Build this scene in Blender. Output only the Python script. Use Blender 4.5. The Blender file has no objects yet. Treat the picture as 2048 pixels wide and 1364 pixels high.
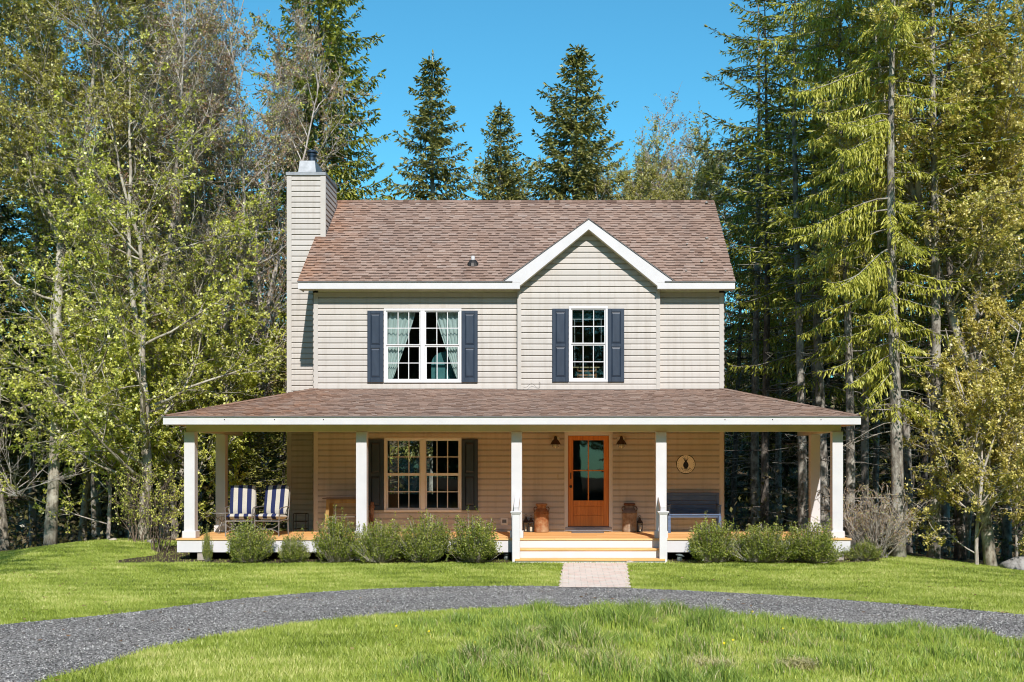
import bpy, bmesh, math, random
import numpy as np
from mathutils import Vector, Matrix

SC = bpy.context.scene
COL = SC.collection
R = math.radians
PI = math.pi

# ---------------------------------------------------------------- camera numbers (2048 px wide photograph)
F, CX, CY, D, ZC = 2340.0, 1125.0, 930.0, 26.0, 2.0

def P(px, py, d):
    """photo pixel at distance d -> world point"""
    return Vector(((px - CX) / F * d, d - D, ZC - (py - CY) / F * d))
def WX(px, d=26.0): return (px - CX) / F * d
def WZ(py, d=26.0): return ZC - (py - CY) / F * d

# ---------------------------------------------------------------- object helpers
def tag(o, label=None, cat=None, group=None, kind=None):
    if label: o['label'] = label
    if cat: o['category'] = cat
    if group: o['group'] = group
    if kind: o['kind'] = kind
    return o

def thing(name, label, cat, loc=(0, 0, 0), group=None, rz=0.0, sc=1.0):
    o = bpy.data.objects.new(name, None)
    o.empty_display_size = 0.2
    COL.objects.link(o)
    o.location = loc
    o.rotation_euler = (0, 0, rz)
    o.scale = (sc, sc, sc)
    return tag(o, label, cat, group)

def link(name, me, parent=None, loc=(0, 0, 0)):
    o = bpy.data.objects.new(name, me)
    COL.objects.link(o)
    o.location = loc
    if parent: o.parent = parent
    return o

def copy_tree(o, parent=None):
    c = o.copy(); COL.objects.link(c); c.parent = parent
    for ch in [k for k in bpy.data.objects if k.parent == o]:
        copy_tree(ch, c)
    return c

class MB:
    """collects polygons (each with a tone number); build() links them as one mesh object"""
    def __init__(s): s.v = []; s.f = []; s.t = []
    def poly(s, pts, tone=0.5):
        n = len(s.v); s.v += [tuple(p) for p in pts]
        s.f.append(tuple(range(n, n + len(pts)))); s.t.append(tone)
    def box(s, x0, x1, y0, y1, z0, z1, tone=0.5):
        n = len(s.v)
        s.v += [(x0,y0,z0),(x1,y0,z0),(x1,y1,z0),(x0,y1,z0),(x0,y0,z1),(x1,y0,z1),(x1,y1,z1),(x0,y1,z1)]
        for q in ((0,3,2,1),(4,5,6,7),(0,1,5,4),(1,2,6,5),(2,3,7,6),(3,0,4,7)):
            s.f.append(tuple(n + i for i in q)); s.t.append(tone)
    def bbox(s, x0, x1, y0, y1, z0, z1, b=0.006, tone=0.5):
        """box with chamfered edges"""
        bm = bmesh.new()
        bmesh.ops.create_cube(bm, size=1)
        for v in bm.verts:
            v.co = Vector(((x0+x1)/2 + v.co.x*(x1-x0), (y0+y1)/2 + v.co.y*(y1-y0), (z0+z1)/2 + v.co.z*(z1-z0)))
        bmesh.ops.bevel(bm, geom=list(bm.edges), offset=b, segments=1, affect='EDGES', profile=.5)
        s.add_bm(bm, tone)
    def add_bm(s, bm, tone=0.5):
        bm.verts.index_update(); n = len(s.v)
        s.v += [tuple(v.co) for v in bm.verts]
        for f in bm.faces:
            s.f.append(tuple(n + v.index for v in f.verts)); s.t.append(tone)
        bm.free()
    def obox(s, c, ax, ay, az, tone=0.5):
        """oriented box: centre and three half-axis vectors"""
        c = Vector(c); ax = Vector(ax); ay = Vector(ay); az = Vector(az); n = len(s.v)
        for sz in (-1, 1):
            for sx, sy in ((-1,-1),(1,-1),(1,1),(-1,1)):
                s.v.append(tuple(c + ax*sx + ay*sy + az*sz))
        for q in ((0,3,2,1),(4,5,6,7),(0,1,5,4),(1,2,6,5),(2,3,7,6),(3,0,4,7)):
            s.f.append(tuple(n + i for i in q)); s.t.append(tone)
    def bar(s, a, b, w, h=None, up=(0, 0, 1), tone=0.5):
        a = Vector(a); b = Vector(b); h = h or w
        d = (b - a); L = d.length; d = d.normalized()
        u = Vector(up)
        x = d.cross(u)
        if x.length < 1e-4: x = d.cross(Vector((0, 1, 0)))
        x.normalize(); z = x.cross(d).normalized()
        s.obox((a + b)/2, x*w/2, d*L/2, z*h/2, tone)
    def tube(s, pts, rad, n=6, cap=True, tone=0.5, closed=False):
        pts = [Vector(p) for p in pts]
        if not hasattr(rad, '__len__'): rad = [rad]*len(pts)
        base = len(s.v); m = len(pts)
        prev = None
        for i, p in enumerate(pts):
            if closed: t = pts[(i+1) % m] - pts[i-1]
            else: t = pts[min(i+1, m-1)] - pts[max(i-1, 0)]
            t = t.normalized() if t.length > 1e-9 else Vector((0, 0, 1))
            if prev is None:
                x = t.cross(Vector((0, 0, 1)))
                if x.length < 0.05: x = t.cross(Vector((1, 0, 0)))
            else:
                x = prev - t*prev.dot(t)
                if x.length < 1e-6: x = t.orthogonal()
            x.normalize(); prev = x; y = t.cross(x)
            for k in range(n):
                a = 2*PI*k/n
                s.v.append(tuple(p + (x*math.cos(a) + y*math.sin(a))*rad[i]))
        for i in range(m if closed else m-1):
            j = (i+1) % m
            for k in range(n):
                k2 = (k+1) % n
                s.f.append((base+i*n+k, base+i*n+k2, base+j*n+k2, base+j*n+k)); s.t.append(tone)
        if cap and not closed:
            s.f.append(tuple(base+k for k in range(n-1, -1, -1))); s.t.append(tone)
            s.f.append(tuple(base+(m-1)*n+k for k in range(n))); s.t.append(tone)
    def lathe(s, prof, c=(0, 0, 0), n=20, tone=0.5):
        """profile list of (radius, z)"""
        base = len(s.v); m = len(prof)
        for r, z in prof:
            for k in range(n):
                a = 2*PI*k/n
                s.v.append((c[0]+r*math.cos(a), c[1]+r*math.sin(a), c[2]+z))
        for i in range(m-1):
            for k in range(n):
                k2 = (k+1) % n
                s.f.append((base+i*n+k, base+i*n+k2, base+(i+1)*n+k2, base+(i+1)*n+k)); s.t.append(tone)
        s.f.append(tuple(base+k for k in range(n-1, -1, -1))); s.t.append(tone)
        s.f.append(tuple(base+(m-1)*n+k for k in range(n))); s.t.append(tone)
    def prism(s, pts2, y0, y1, tone=0.5):
        """polygon in x,z (anticlockwise seen from the front) given thickness from y0 (front) to y1"""
        a = [(x, y0, z) for x, z in pts2]; b = [(x, y1, z) for x, z in pts2]
        s.poly(a, tone); s.poly(b[::-1], tone)
        m = len(pts2)
        for i in range(m):
            j = (i+1) % m
            s.poly([a[j], a[i], b[i], b[j]], tone)
    def mesh(s, name, mat, off=(0, 0, 0), smooth=False):
        me = bpy.data.meshes.new(name)
        ox, oy, oz = off
        me.from_pydata([(x-ox, y-oy, z-oz) for x, y, z in s.v], [], s.f)
        if mat: me.materials.append(mat)
        at = me.attributes.new('tone', 'FLOAT', 'FACE')
        at.data.foreach_set('value', np.array(s.t, dtype=np.float32))
        if smooth: me.polygons.foreach_set('use_smooth', [True]*len(me.polygons))
        me.update()
        return me
    def build(s, name, mat, parent=None, off=(0, 0, 0), smooth=False):
        return link(name, s.mesh(name, mat, off, smooth), parent)

def np_mesh(name, V, Fc, mat, tone=None, smooth=False):
    V = np.ascontiguousarray(V, dtype=np.float32); Fc = np.ascontiguousarray(Fc, dtype=np.int32)
    me = bpy.data.meshes.new(name)
    M, k = Fc.shape
    me.vertices.add(len(V)); me.vertices.foreach_set('co', V.ravel())
    me.loops.add(M*k); me.loops.foreach_set('vertex_index', Fc.ravel())
    me.polygons.add(M); me.polygons.foreach_set('loop_start', np.arange(0, M*k, k, dtype=np.int32))
    me.update(calc_edges=True)
    if mat: me.materials.append(mat)
    if tone is not None:
        at = me.attributes.new('tone', 'FLOAT', 'FACE')
        at.data.foreach_set('value', np.ascontiguousarray(tone, dtype=np.float32))
    if smooth: me.polygons.foreach_set('use_smooth', [True]*M)
    return me

# ---------------------------------------------------------------- materials
def new_mat(name):
    m = bpy.data.materials.new(name); m.use_nodes = True
    nt = m.node_tree; nt.nodes.clear()
    out = nt.nodes.new('ShaderNodeOutputMaterial')
    return m, nt, out
def N(nt, t, **kw):
    n = nt.nodes.new(t)
    for k, v in kw.items():
        if k.startswith('i_'):
            n.inputs[k[2:].replace('_', ' ')].default_value = v
        else: setattr(n, k, v)
    return n
def ramp(nt, stops, src=None, interp='LINEAR'):
    r = nt.nodes.new('ShaderNodeValToRGB'); cr = r.color_ramp; cr.interpolation = interp
    while len(cr.elements) < len(stops): cr.elements.new(0.5)
    for e, (p, c) in zip(cr.elements, stops):
        e.position = p; e.color = (c[0], c[1], c[2], 1)
    if src is not None: nt.links.new(src, r.inputs[0])
    return r.outputs[0]
def coords(nt, scale=(1, 1, 1), rot=(0, 0, 0)):
    tc = nt.nodes.new('ShaderNodeTexCoord')
    mp = nt.nodes.new('ShaderNodeMapping'); mp.inputs['Scale'].default_value = scale; mp.inputs['Rotation'].default_value = rot
    nt.links.new(tc.outputs['Object'], mp.inputs[0])
    return mp.outputs[0]
def noise(nt, vec, scale, detail=4, rough=.6):
    n = N(nt, 'ShaderNodeTexNoise'); n.inputs['Scale'].default_value = scale
    n.inputs['Detail'].default_value = detail; n.inputs['Roughness'].default_value = rough
    nt.links.new(vec, n.inputs['Vector'])
    return n.outputs['Fac']
def mix(nt, fac, a, b, typ='MIX'):
    m = N(nt, 'ShaderNodeMix', data_type='RGBA', blend_type=typ)
    for s, v in ((m.inputs[0], fac), (m.inputs[6], a), (m.inputs[7], b)):
        if hasattr(v, 'is_linked'): nt.links.new(v, s)
        elif isinstance(v, (int, float)): s.default_value = v
        else: s.default_value = (v[0], v[1], v[2], 1)
    return m.outputs[2]
def princ(nt, out, color, rough=.6, spec=.3, metal=0.0, bump=None, bstr=.2, bdist=.01):
    b = N(nt, 'ShaderNodeBsdfPrincipled')
    if hasattr(color, 'is_linked'): nt.links.new(color, b.inputs['Base Color'])
    else: b.inputs['Base Color'].default_value = (color[0], color[1], color[2], 1)
    if hasattr(rough, 'is_linked'): nt.links.new(rough, b.inputs['Roughness'])
    else: b.inputs['Roughness'].default_value = rough
    b.inputs['Specular IOR Level'].default_value = spec
    b.inputs['Metallic'].default_value = metal
    if bump is not None:
        bp = N(nt, 'ShaderNodeBump'); bp.inputs['Strength'].default_value = bstr; bp.inputs['Distance'].default_value = bdist
        nt.links.new(bump, bp.inputs['Height']); nt.links.new(bp.outputs[0], b.inputs['Normal'])
    nt.links.new(b.outputs[0], out.inputs[0])
    return b
def m_simple(name, c1, c2=None, scale=6.0, stretch=(1, 1, 1), rough=.6, spec=.3, metal=0.0, bstr=.1, bdist=.004, detail=5, lo=.35, hi=.65):
    m, nt, out = new_mat(name)
    c2 = c2 or tuple(x*.85 for x in c1)
    v = coords(nt, stretch)
    n = noise(nt, v, scale, detail)
    col = ramp(nt, [(lo, c1), (hi, c2)], n)
    princ(nt, out, col, rough, spec, metal, n, bstr, bdist)
    return m
def m_tone(name, stops, rough=.8, spec=.2, nscale=8.0, namt=.35, bstr=.2, bdist=.004):
    """colour from each face's own tone number, plus fine noise"""
    m, nt, out = new_mat(name)
    a = N(nt, 'ShaderNodeAttribute', attribute_name='tone')
    c = ramp(nt, stops, a.outputs['Fac'])
    n = noise(nt, coords(nt), nscale, 6, .7)
    k = ramp(nt, [(.3, (1-namt,)*3), (.7, (1+namt,)*3)], n)
    col = mix(nt, 1.0, c, k, 'MULTIPLY')
    princ(nt, out, col, rough, spec, 0, n, bstr, bdist)
    return m
def m_leaf(name, stops, trans=.35, gloss=.06, rough=.45):
    m, nt, out = new_mat(name)
    a = N(nt, 'ShaderNodeAttribute', attribute_name='tone')
    c = ramp(nt, stops, a.outputs['Fac'])
    d = N(nt, 'ShaderNodeBsdfDiffuse'); nt.links.new(c, d.inputs[0])
    t = N(nt, 'ShaderNodeBsdfTranslucent')
    tcol = mix(nt, 1.0, c, (1.15, 1.2, .6), 'MULTIPLY'); nt.links.new(tcol, t.inputs[0])
    s = N(nt, 'ShaderNodeMixShader'); s.inputs[0].default_value = trans
    nt.links.new(d.outputs[0], s.inputs[1]); nt.links.new(t.outputs[0], s.inputs[2])
    g = N(nt, 'ShaderNodeBsdfGlossy'); g.inputs['Roughness'].default_value = rough; g.inputs[0].default_value = (1, 1, 1, 1)
    s2 = N(nt, 'ShaderNodeMixShader'); s2.inputs[0].default_value = gloss
    nt.links.new(s.outputs[0], s2.inputs[1]); nt.links.new(g.outputs[0], s2.inputs[2])
    nt.links.new(s2.outputs[0], out.inputs[0])
    return m

M = {}
def siding_mat():
    m, nt, out = new_mat('siding vinyl')
    a = N(nt, 'ShaderNodeAttribute', attribute_name='tone')
    c = ramp(nt, [(0, (.492, .456, .423)), (1, (.538, .499, .464))], a.outputs['Fac'])
    n = noise(nt, coords(nt, (5, 5, .35)), 1.5, 6, .65)
    c = mix(nt, 1, c, ramp(nt, [(.30, (.86, .845, .82)), (.52, (1, 1, 1))], n), 'MULTIPLY')
    n2 = noise(nt, coords(nt, (.8, .8, 9)), 1.1, 2, .5)
    princ(nt, out, c, .5, .25, 0, n2, .12, .02); return m
M['siding'] = siding_mat()
def shingle_mat():
    m = M['shingle']; nt = m.node_tree
    b = [x for x in nt.nodes if x.type == 'BSDF_PRINCIPLED'][0]; src = b.inputs['Base Color'].links[0].from_socket
    n = noise(nt, coords(nt, (2.2, .5, .5)), .9, 5, .6)                      # long weather streaks
    c = mix(nt, 1, src, ramp(nt, [(.3, (.86, .86, .87)), (.65, (1.08, 1.06, 1.04))], n), 'MULTIPLY')
    tc = N(nt, 'ShaderNodeTexCoord'); sp = N(nt, 'ShaderNodeSeparateXYZ'); nt.links.new(tc.outputs['Object'], sp.inputs[0])
    mr = N(nt, 'ShaderNodeMapRange'); mr.inputs[1].default_value = -4.4; mr.inputs[2].default_value = -5.5; nt.links.new(sp.outputs[0], mr.inputs[0])
    n2 = noise(nt, coords(nt), 2.2, 5, .65); r2 = ramp(nt, [(.35, (0, 0, 0)), (.65, (.8, .8, .8))], n2)
    bw = N(nt, 'ShaderNodeRGBToBW'); nt.links.new(r2, bw.inputs[0])
    mm = N(nt, 'ShaderNodeMath', operation='MULTIPLY'); nt.links.new(mr.outputs[0], mm.inputs[0]); nt.links.new(bw.outputs[0], mm.inputs[1])
    st = mix(nt, 1, c, (1.12, .86, .66), 'MULTIPLY')                          # rusty stain under the chimney
    nt.links.new(mix(nt, mm.outputs[0], c, st), b.inputs['Base Color'])
M['trim'] = m_simple('siding corner trim', (.525, .488, .454), (.49, .454, .42), 3, rough=.5)
M['white'] = m_simple('white painted wood', (.66, .645, .66), (.61, .60, .615), 2.5, (1, 1, 1), .45, .3, bstr=.03)
M['vinylwhite'] = m_simple('white window vinyl', (.72, .715, .725), (.68, .675, .685), 5, rough=.35, spec=.4, bstr=.02)
M['cream'] = m_simple('cream soffit', (.66, .63, .52), (.60, .57, .46), 3, rough=.6)
M['shutter'] = m_simple('navy shutter', (.024, .037, .061), (.034, .050, .078), 9, (1, 1, .3), .42, .45, bstr=.05)
M['shingle'] = m_tone('asphalt shingle', [(0, (.045, .032, .027)), (.2, (.13, .080, .060)), (.4, (.235, .155, .120)), (.6, (.305, .212, .170)), (.8, (.345, .258, .215)), (1, (.345, .285, .25))], .9, .15, 30, .28, .5, .004)
M['darkmetal'] = m_simple('dark metal', (.035, .033, .032), (.06, .05, .045), 20, rough=.5, metal=.6, spec=.5)
M['greymetal'] = m_simple('galvanised metal', (.36, .37, .385), (.27, .28, .29), 9, rough=.5, metal=.7)
M['drip'] = m_simple('grey drip edge', (.16, .16, .165), (.12, .12, .125), 9, rough=.5)
M['dark'] = m_simple('interior paint', (.26, .22, .18), (.20, .17, .14), 2, rough=.8)
M['underdeck'] = m_simple('dark shade under deck', (.03, .024, .018), (.02, .016, .012), 5, rough=1)  # near-black colour standing for the shade below the deck boards

shingle_mat()
def deck_mat():
    m, nt, out = new_mat('cedar decking')
    v = coords(nt, (.6, 12, 12)); n = noise(nt, v, 2.2, 7, .65)
    a = N(nt, 'ShaderNodeAttribute', attribute_name='tone')
    c = ramp(nt, [(0, (.74, .39, .145)), (.5, (.82, .465, .18)), (1, (.87, .54, .24))], a.outputs['Fac'])
    k = ramp(nt, [(.3, (.78, .75, .7)), (.7, (1.15, 1.15, 1.15))], n)
    princ(nt, out, mix(nt, 1, c, k, 'MULTIPLY'), .62, .25, 0, n, .15, .004)
    return m
M['deck'] = deck_mat()

def door_mat():
    m, nt, out = new_mat('varnished fir')
    v = coords(nt, (14, 14, .9)); n = noise(nt, v, 1.6, 8, .65)
    c = ramp(nt, [(.25, (.34, .095, .014)), (.5, (.55, .175, .028)), (.75, (.68, .26, .05))], n)
    princ(nt, out, c, .32, .5, 0, n, .06, .003)
    return m
M['door'] = door_mat()

def glass_mat():
    m, nt, out = new_mat('window glass')
    t = N(nt, 'ShaderNodeBsdfTransparent'); t.inputs[0].default_value = (.72, .82, .82, 1)
    g = N(nt, 'ShaderNodeBsdfGlossy'); g.inputs['Roughness'].default_value = .015
    v = coords(nt); n = noise(nt, v, 1.1, 2, .5)
    bp = N(nt, 'ShaderNodeBump'); bp.inputs['Strength'].default_value = .05; bp.inputs['Distance'].default_value = .02
    nt.links.new(n, bp.inputs['Height']); nt.links.new(bp.outputs[0], g.inputs['Normal'])
    fr = N(nt, 'ShaderNodeFresnel'); fr.inputs[0].default_value = 1.5
    ad = N(nt, 'ShaderNodeMath', operation='MULTIPLY_ADD'); ad.inputs[1].default_value = 1.0; ad.inputs[2].default_value = .03
    nt.links.new(fr.outputs[0], ad.inputs[0])
    s = N(nt, 'ShaderNodeMixShader')
    nt.links.new(ad.outputs[0], s.inputs[0]); nt.links.new(t.outputs[0], s.inputs[1]); nt.links.new(g.outputs[0], s.inputs[2])
    nt.links.new(s.outputs[0], out.inputs[0])
    return m
M['glass'] = glass_mat()

def bark_mat(name, c1, c2, c3, sc=5.0):
    m, nt, out = new_mat(name)
    v = coords(nt, (3, 3, 1)); n = noise(nt, v, sc, 7, .7)
    v2 = coords(nt); n2 = noise(nt, v2, 3.1, 4, .6)
    c = ramp(nt, [(.33, c1), (.5, c2), (.68, c3)], n)
    c = mix(nt, ramp(nt, [(.48, (0, 0, 0)), (.62, (1, 1, 1))], n2), c, c3)
    princ(nt, out, c, .95, .1, 0, n, .9, .03)
    return m
M['bark_grey'] = bark_mat('grey lichen bark', (.07, .06, .052), (.235, .21, .18), (.43, .41, .36))
M['bark_birch'] = bark_mat('pale maple bark', (.08, .065, .05), (.30, .26, .205), (.50, .47, .39))
M['bark_dark'] = bark_mat('dark spruce bark', (.04, .032, .027), (.11, .092, .078), (.22, .195, .17))
M['twig'] = bark_mat('bare twig bark', (.24, .20, .17), (.40, .35, .30), (.56, .52, .47))
M['leaf_lime'] = m_leaf('spring maple leaves', [(0, (.10, .11, .025)), (.3, (.38, .41, .06)), (.65, (.68, .68, .13)), (1, (.88, .86, .28))], .38)
M['leaf_olive'] = m_leaf('olive hemlock leaves', [(0, (.08, .075, .025)), (.35, (.35, .32, .07)), (.7, (.57, .52, .14)), (1, (.72, .67, .26))], .34)
M['leaf_gold'] = m_leaf('golden young leaves', [(0, (.15, .10, .02)), (.35, (.42, .35, .075)), (.75, (.68, .59, .16)), (1, (.82, .74, .28))], .32)
M['leaf_bud'] = m_leaf('reddish buds', [(0, (.26, .12, .08)), (.45, (.44, .28, .17)), (.75, (.48, .43, .16)), (1, (.48, .50, .18))], .2)
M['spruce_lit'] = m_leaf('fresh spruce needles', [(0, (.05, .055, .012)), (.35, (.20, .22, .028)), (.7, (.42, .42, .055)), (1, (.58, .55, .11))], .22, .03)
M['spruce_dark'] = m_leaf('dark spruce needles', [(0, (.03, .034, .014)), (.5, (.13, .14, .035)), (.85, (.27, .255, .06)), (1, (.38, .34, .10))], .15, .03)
M['box'] = m_leaf('boxwood leaves', [(0, (.045, .065, .014)), (.5, (.15, .195, .03)), (.8, (.28, .32, .05)), (1, (.46, .45, .13))], .2, .025)
M['under'] = m_leaf('undergrowth leaves', [(0, (.06, .045, .025)), (.35, (.17, .135, .07)), (.7, (.19, .18, .055)), (1, (.33, .31, .11))], .2)
M['grass'] = m_leaf('lawn blades', [(0, (.09, .13, .02)), (.35, (.27, .345, .05)), (.7, (.42, .49, .10)), (1, (.64, .62, .24))], .3, .02)
M['tallgrass'] = m_leaf('tall grass blades', [(0, (.08, .13, .028)), (.4, (.25, .36, .075)), (.72, (.45, .53, .085)), (.86, (.58, .59, .15)), (.93, (.48, .42, .22)), (1, (.64, .56, .36))], .3, .02)
M['stem'] = bark_mat('brown shrub stem', (.09, .065, .05), (.18, .135, .10), (.28, .23, .18))
# ================================================================ THE HOUSE
rng = random.Random(11)
XL, XR = WX(628), WX(1447)                 # front wall ends
YB = 6.15                                  # back wall
DECKZ = 0.522
BUMP = -0.12                               # front of the gabled bay
XB0, XB1 = WX(1035, D+BUMP), WX(1320, D+BUMP)
EXPO = 0.1267

def siding(mb, o, U, Nn, u0, u1, z0, z1, holes=(), rnd=rng):
    """lapped courses; u0/u1 numbers or functions of height; holes (ua, ub, za, zb)"""
    f0 = u0 if callable(u0) else (lambda z: u0)
    f1 = u1 if callable(u1) else (lambda z: u1)
    o = Vector(o); U = Vector(U); Nn = Vector(Nn)
    def pt(u, z, off): return o + U*u + Nn*off + Vector((0, 0, z))
    z = z0
    while z < z1 - 1e-4:
        zt = min(z + EXPO, z1)
        cuts = sorted({z, zt} | {h for a in holes for h in (a[2], a[3]) if z + 1e-3 < h < zt - 1e-3})
        tone = rnd.random()
        L_ = f1(z)-f0(z); joints = []
        if L_ > 3:
            q = f0(z)+rnd.uniform(.6, 3.7)
            while q < f1(z)-.5: joints.append(q); q += rnd.uniform(3.0, 3.8)
        for za, zb in zip(cuts, cuts[1:]):
            zm = (za + zb)/2
            hs = sorted((a[0], a[1]) for a in holes if a[2] < zm < a[3])
            edges = [None] + [x for h in hs for x in h] + [None]
            segs = []
            for i in range(0, len(edges), 2):
                l, r = edges[i], edges[i+1]
                a0 = l if l is not None else f0(za); a1 = l if l is not None else f0(zb)
                b0 = r if r is not None else f1(za); b1 = r if r is not None else f1(zb)
                if b0 - a0 < .005 and b1 - a1 < .005: continue
                b1 = max(b1, a1); b0 = max(b0, a0)
                js = [q for q in joints if max(a0, a1)+.15 < q < min(b0, b1)-.15]
                ends = [(a0, a1)] + [(q, q) for q in js] + [(b0, b1)]
                for k in range(len(ends)-1): segs.append((ends[k], ends[k+1], k))
            prof = lambda q: .033-.007*q/.66 if q < .66 else .026-.023*(q-.66)/.34
            zk = z + .66*EXPO
            for (a0, a1), (b0, b1), k in segs:
                e = .0025*(k % 2); tn = min(1, max(0, tone+.5*(k % 2)-.25))
                oa = prof((za - z)/EXPO)+e; ob = prof((zb - z)/EXPO)+e
                if za < zk-1e-3 and zb > zk+1e-3:
                    q = (zk-za)/(zb-za); ak, bk_ = a0+(a1-a0)*q, b0+(b1-b0)*q; ok = prof(.66)+e
                    mb.poly([pt(a0, za, oa), pt(b0, za, oa), pt(bk_, zk, ok), pt(ak, zk, ok)], tn)
                    mb.poly([pt(ak, zk, ok), pt(bk_, zk, ok), pt(b1, zb, ob), pt(a1, zb, ob)], tn)
                else: mb.poly([pt(a0, za, oa), pt(b0, za, oa), pt(b1, zb, ob), pt(a1, zb, ob)], tn)
                if abs(za - z) < 1e-4:
                    mb.poly([pt(a0, za, -.004), pt(b0, za, -.004), pt(b0, za, oa), pt(a0, za, oa)], tn)
        z += EXPO

def shingles(mb, o, U, V, u0, u1, S, skip=None, expo=.132, rnd=rng, start=0.0):
    o = Vector(o); U = Vector(U).normalized(); V = Vector(V).normalized(); Nn = U.cross(V).normalized()
    f0 = u0 if callable(u0) else (lambda v: u0)
    f1 = u1 if callable(u1) else (lambda v: u1)
    nC = int((S - start)/expo) + 1
    for j in range(nC):
        va = start + j*expo; vb = min(va + expo, S)
        if vb - va < .01: continue
        vm = (va + vb)/2
        a, b = f0(vm), f1(vm)
        u = a - rnd.random()*.2
        raised = rnd.random() < .5
        while u < b:
            w = rnd.uniform(.08, .25)
            ua, ub = max(u, a), min(u + w, b)
            u += w
            if ub - ua < .01: continue
            mid = o + U*((ua+ub)/2) + V*vm
            if skip and skip(mid): continue
            h = .017 if raised else .010
            ht = .004
            t = min(1, max(.25, rnd.gauss(.62, .10)))
            def pt(uu, vv, hh): return o + U*uu + V*vv + Nn*hh
            vx = va + (vb - va)*(.68 if not raised else .86)
            hx = h + (ht - h)*(vx - va)/(vb - va)
            mb.poly([pt(ua, va, h), pt(ub, va, h), pt(ub, vx, hx), pt(ua, vx, hx)], t)
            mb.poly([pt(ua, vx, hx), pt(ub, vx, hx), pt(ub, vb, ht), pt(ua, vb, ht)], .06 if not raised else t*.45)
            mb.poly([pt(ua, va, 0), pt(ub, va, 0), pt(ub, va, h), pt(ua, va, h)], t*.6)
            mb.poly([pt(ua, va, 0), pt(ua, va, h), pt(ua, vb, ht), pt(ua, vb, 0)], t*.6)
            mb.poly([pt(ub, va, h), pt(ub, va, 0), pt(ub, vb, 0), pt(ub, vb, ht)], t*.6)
            raised = not raised if rnd.random() < .8 else raised

house = thing('house', 'two storey beige clapboard house with brown shingle roof and white wraparound porch', 'house', (0, 0, 0))
HB = lambda mb, name, mat, parent=None, **k: mb.build(name, M[mat] if isinstance(mat, str) else mat, parent or house, **k)

# openings ---------------------------------------------------------------------------------
WIN_UL = (WX(768), WX(923.3), WZ(765.8), WZ(617.4))
WIN_UR = (WX(1137.7, D+BUMP), WX(1215.5, D+BUMP), WZ(764, D+BUMP), WZ(613.2, D+BUMP))
WIN_LO = (WX(768.3), WX(923.7), WZ(1023.6), WZ(874.8))
DOOR = (WX(1136.6), WX(1217.4), WZ(1052.5), WZ(871.6))
shr = lambda a, e=.03: (a[0]+e, a[1]-e, a[2]+e, a[3]-e)

SOFZ = WZ(586)                        # soffit height at the wall
wl = MB()
h_lo = [shr(WIN_LO), (DOOR[0]-.03, DOOR[1]+.03, DECKZ-.1, DOOR[3]+.03)]
siding(wl, (0, 0, 0), (1, 0, 0), (0, -1, 0), XL, XR, .32, 3.70, h_lo)
siding(wl, (0, 0, 0), (1, 0, 0), (0, -1, 0), XL, XB0+.1, WZ(776.5), SOFZ, [shr(WIN_UL)])
siding(wl, (0, 0, 0), (1, 0, 0), (0, -1, 0), XB1-.1, XR, WZ(776.5), SOFZ)
HB(wl, 'front_wall', 'siding')
# gabled bay
GX, GZ, GS = WX(1177.5, D-.38), 2+(930-438)/91.33, .714
s_e = F/(D-.38)
YE = -.38
bay = MB()
zb0 = WZ(779, D+BUMP); zg = 6.0
gz_under = lambda x: GZ - GS*abs(x-GX) - .14
gx0 = lambda z: XB0 if z <= gz_under(XB0) else GX - (GZ-.14-z)/GS
gx1 = lambda z: XB1 if z <= gz_under(XB1) else GX + (GZ-.14-z)/GS
siding(bay, (0, BUMP, 0), (1, 0, 0), (0, -1, 0), gx0, gx1, zb0, GZ-.16, [shr(WIN_UR)])
for x, s in ((XB0, -1), (XB1, 1)):     # bay returns
    bay.box(x-.002, x+.002, BUMP, .05, zb0-.1, 6.0)
bay.box(XB0, XB1, BUMP+.003, 0.0, zb0-.08, zb0-.03)
HB(bay, 'bay_wall', 'siding')
# side and back walls
sw = MB()
RIDGE_Y, RIDGE_Z = 3.20, 6.033+.714*3.58
MZ = lambda y: 6.033 + .714*(y+.38)    # main roof top surface
for x, U, nx in ((XL, (0, 1, 0), -1), (XR, (0, 1, 0), 1)):
    lo = lambda z: 0.0 if z < 6.0 else max(0.0, (z-6.0)/.73)
    hi = lambda z: YB if z < 6.0 else YB - (z-6.0)/.73
    siding(sw, (x, 0, 0), U, (nx, 0, 0), lo, hi, .2, 8.2)
siding(sw, (0, YB, 0), (1, 0, 0), (0, 1, 0), XL, XR, .2, 6.0, [(-4.75, -3.55, 1.2, 2.75)])
HB(sw, 'side_wall', 'siding')

def corner(x, y, z0, z1, w=.095, side=0):
    tr = MB(); tr.box(x - (w if side > 0 else 0) , x + (w if side < 0 else 0), y-.038, y+.03, z0, z1); HB(tr, 'corner_trim', 'trim')
corner(XL, 0, .3, 2.9, side=-1); corner(XR, 0, .3, 2.9, side=1)
corner(XL, 0, WZ(777), SOFZ, side=-1); corner(XR, 0, WZ(777), SOFZ, side=1)
corner(XB0, BUMP, zb0, 6.0, .085, side=-1); corner(XB1, BUMP, zb0, 6.0, .085, side=1)
for xa, xb in ((XL-.024, XL), (XR, XR+.024)):
    tr = MB(); tr.box(xa, xb, .03, .12, .3, SOFZ); HB(tr, 'corner_trim', 'trim')
fnd = MB(); fnd.box(XL+.03, XR-.03, .05, YB-.03, -.6, .33)
HB(fnd, 'foundation', m_simple('concrete foundation', (.22, .21, .2), (.17, .165, .16), 8, rough=.9))

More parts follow.
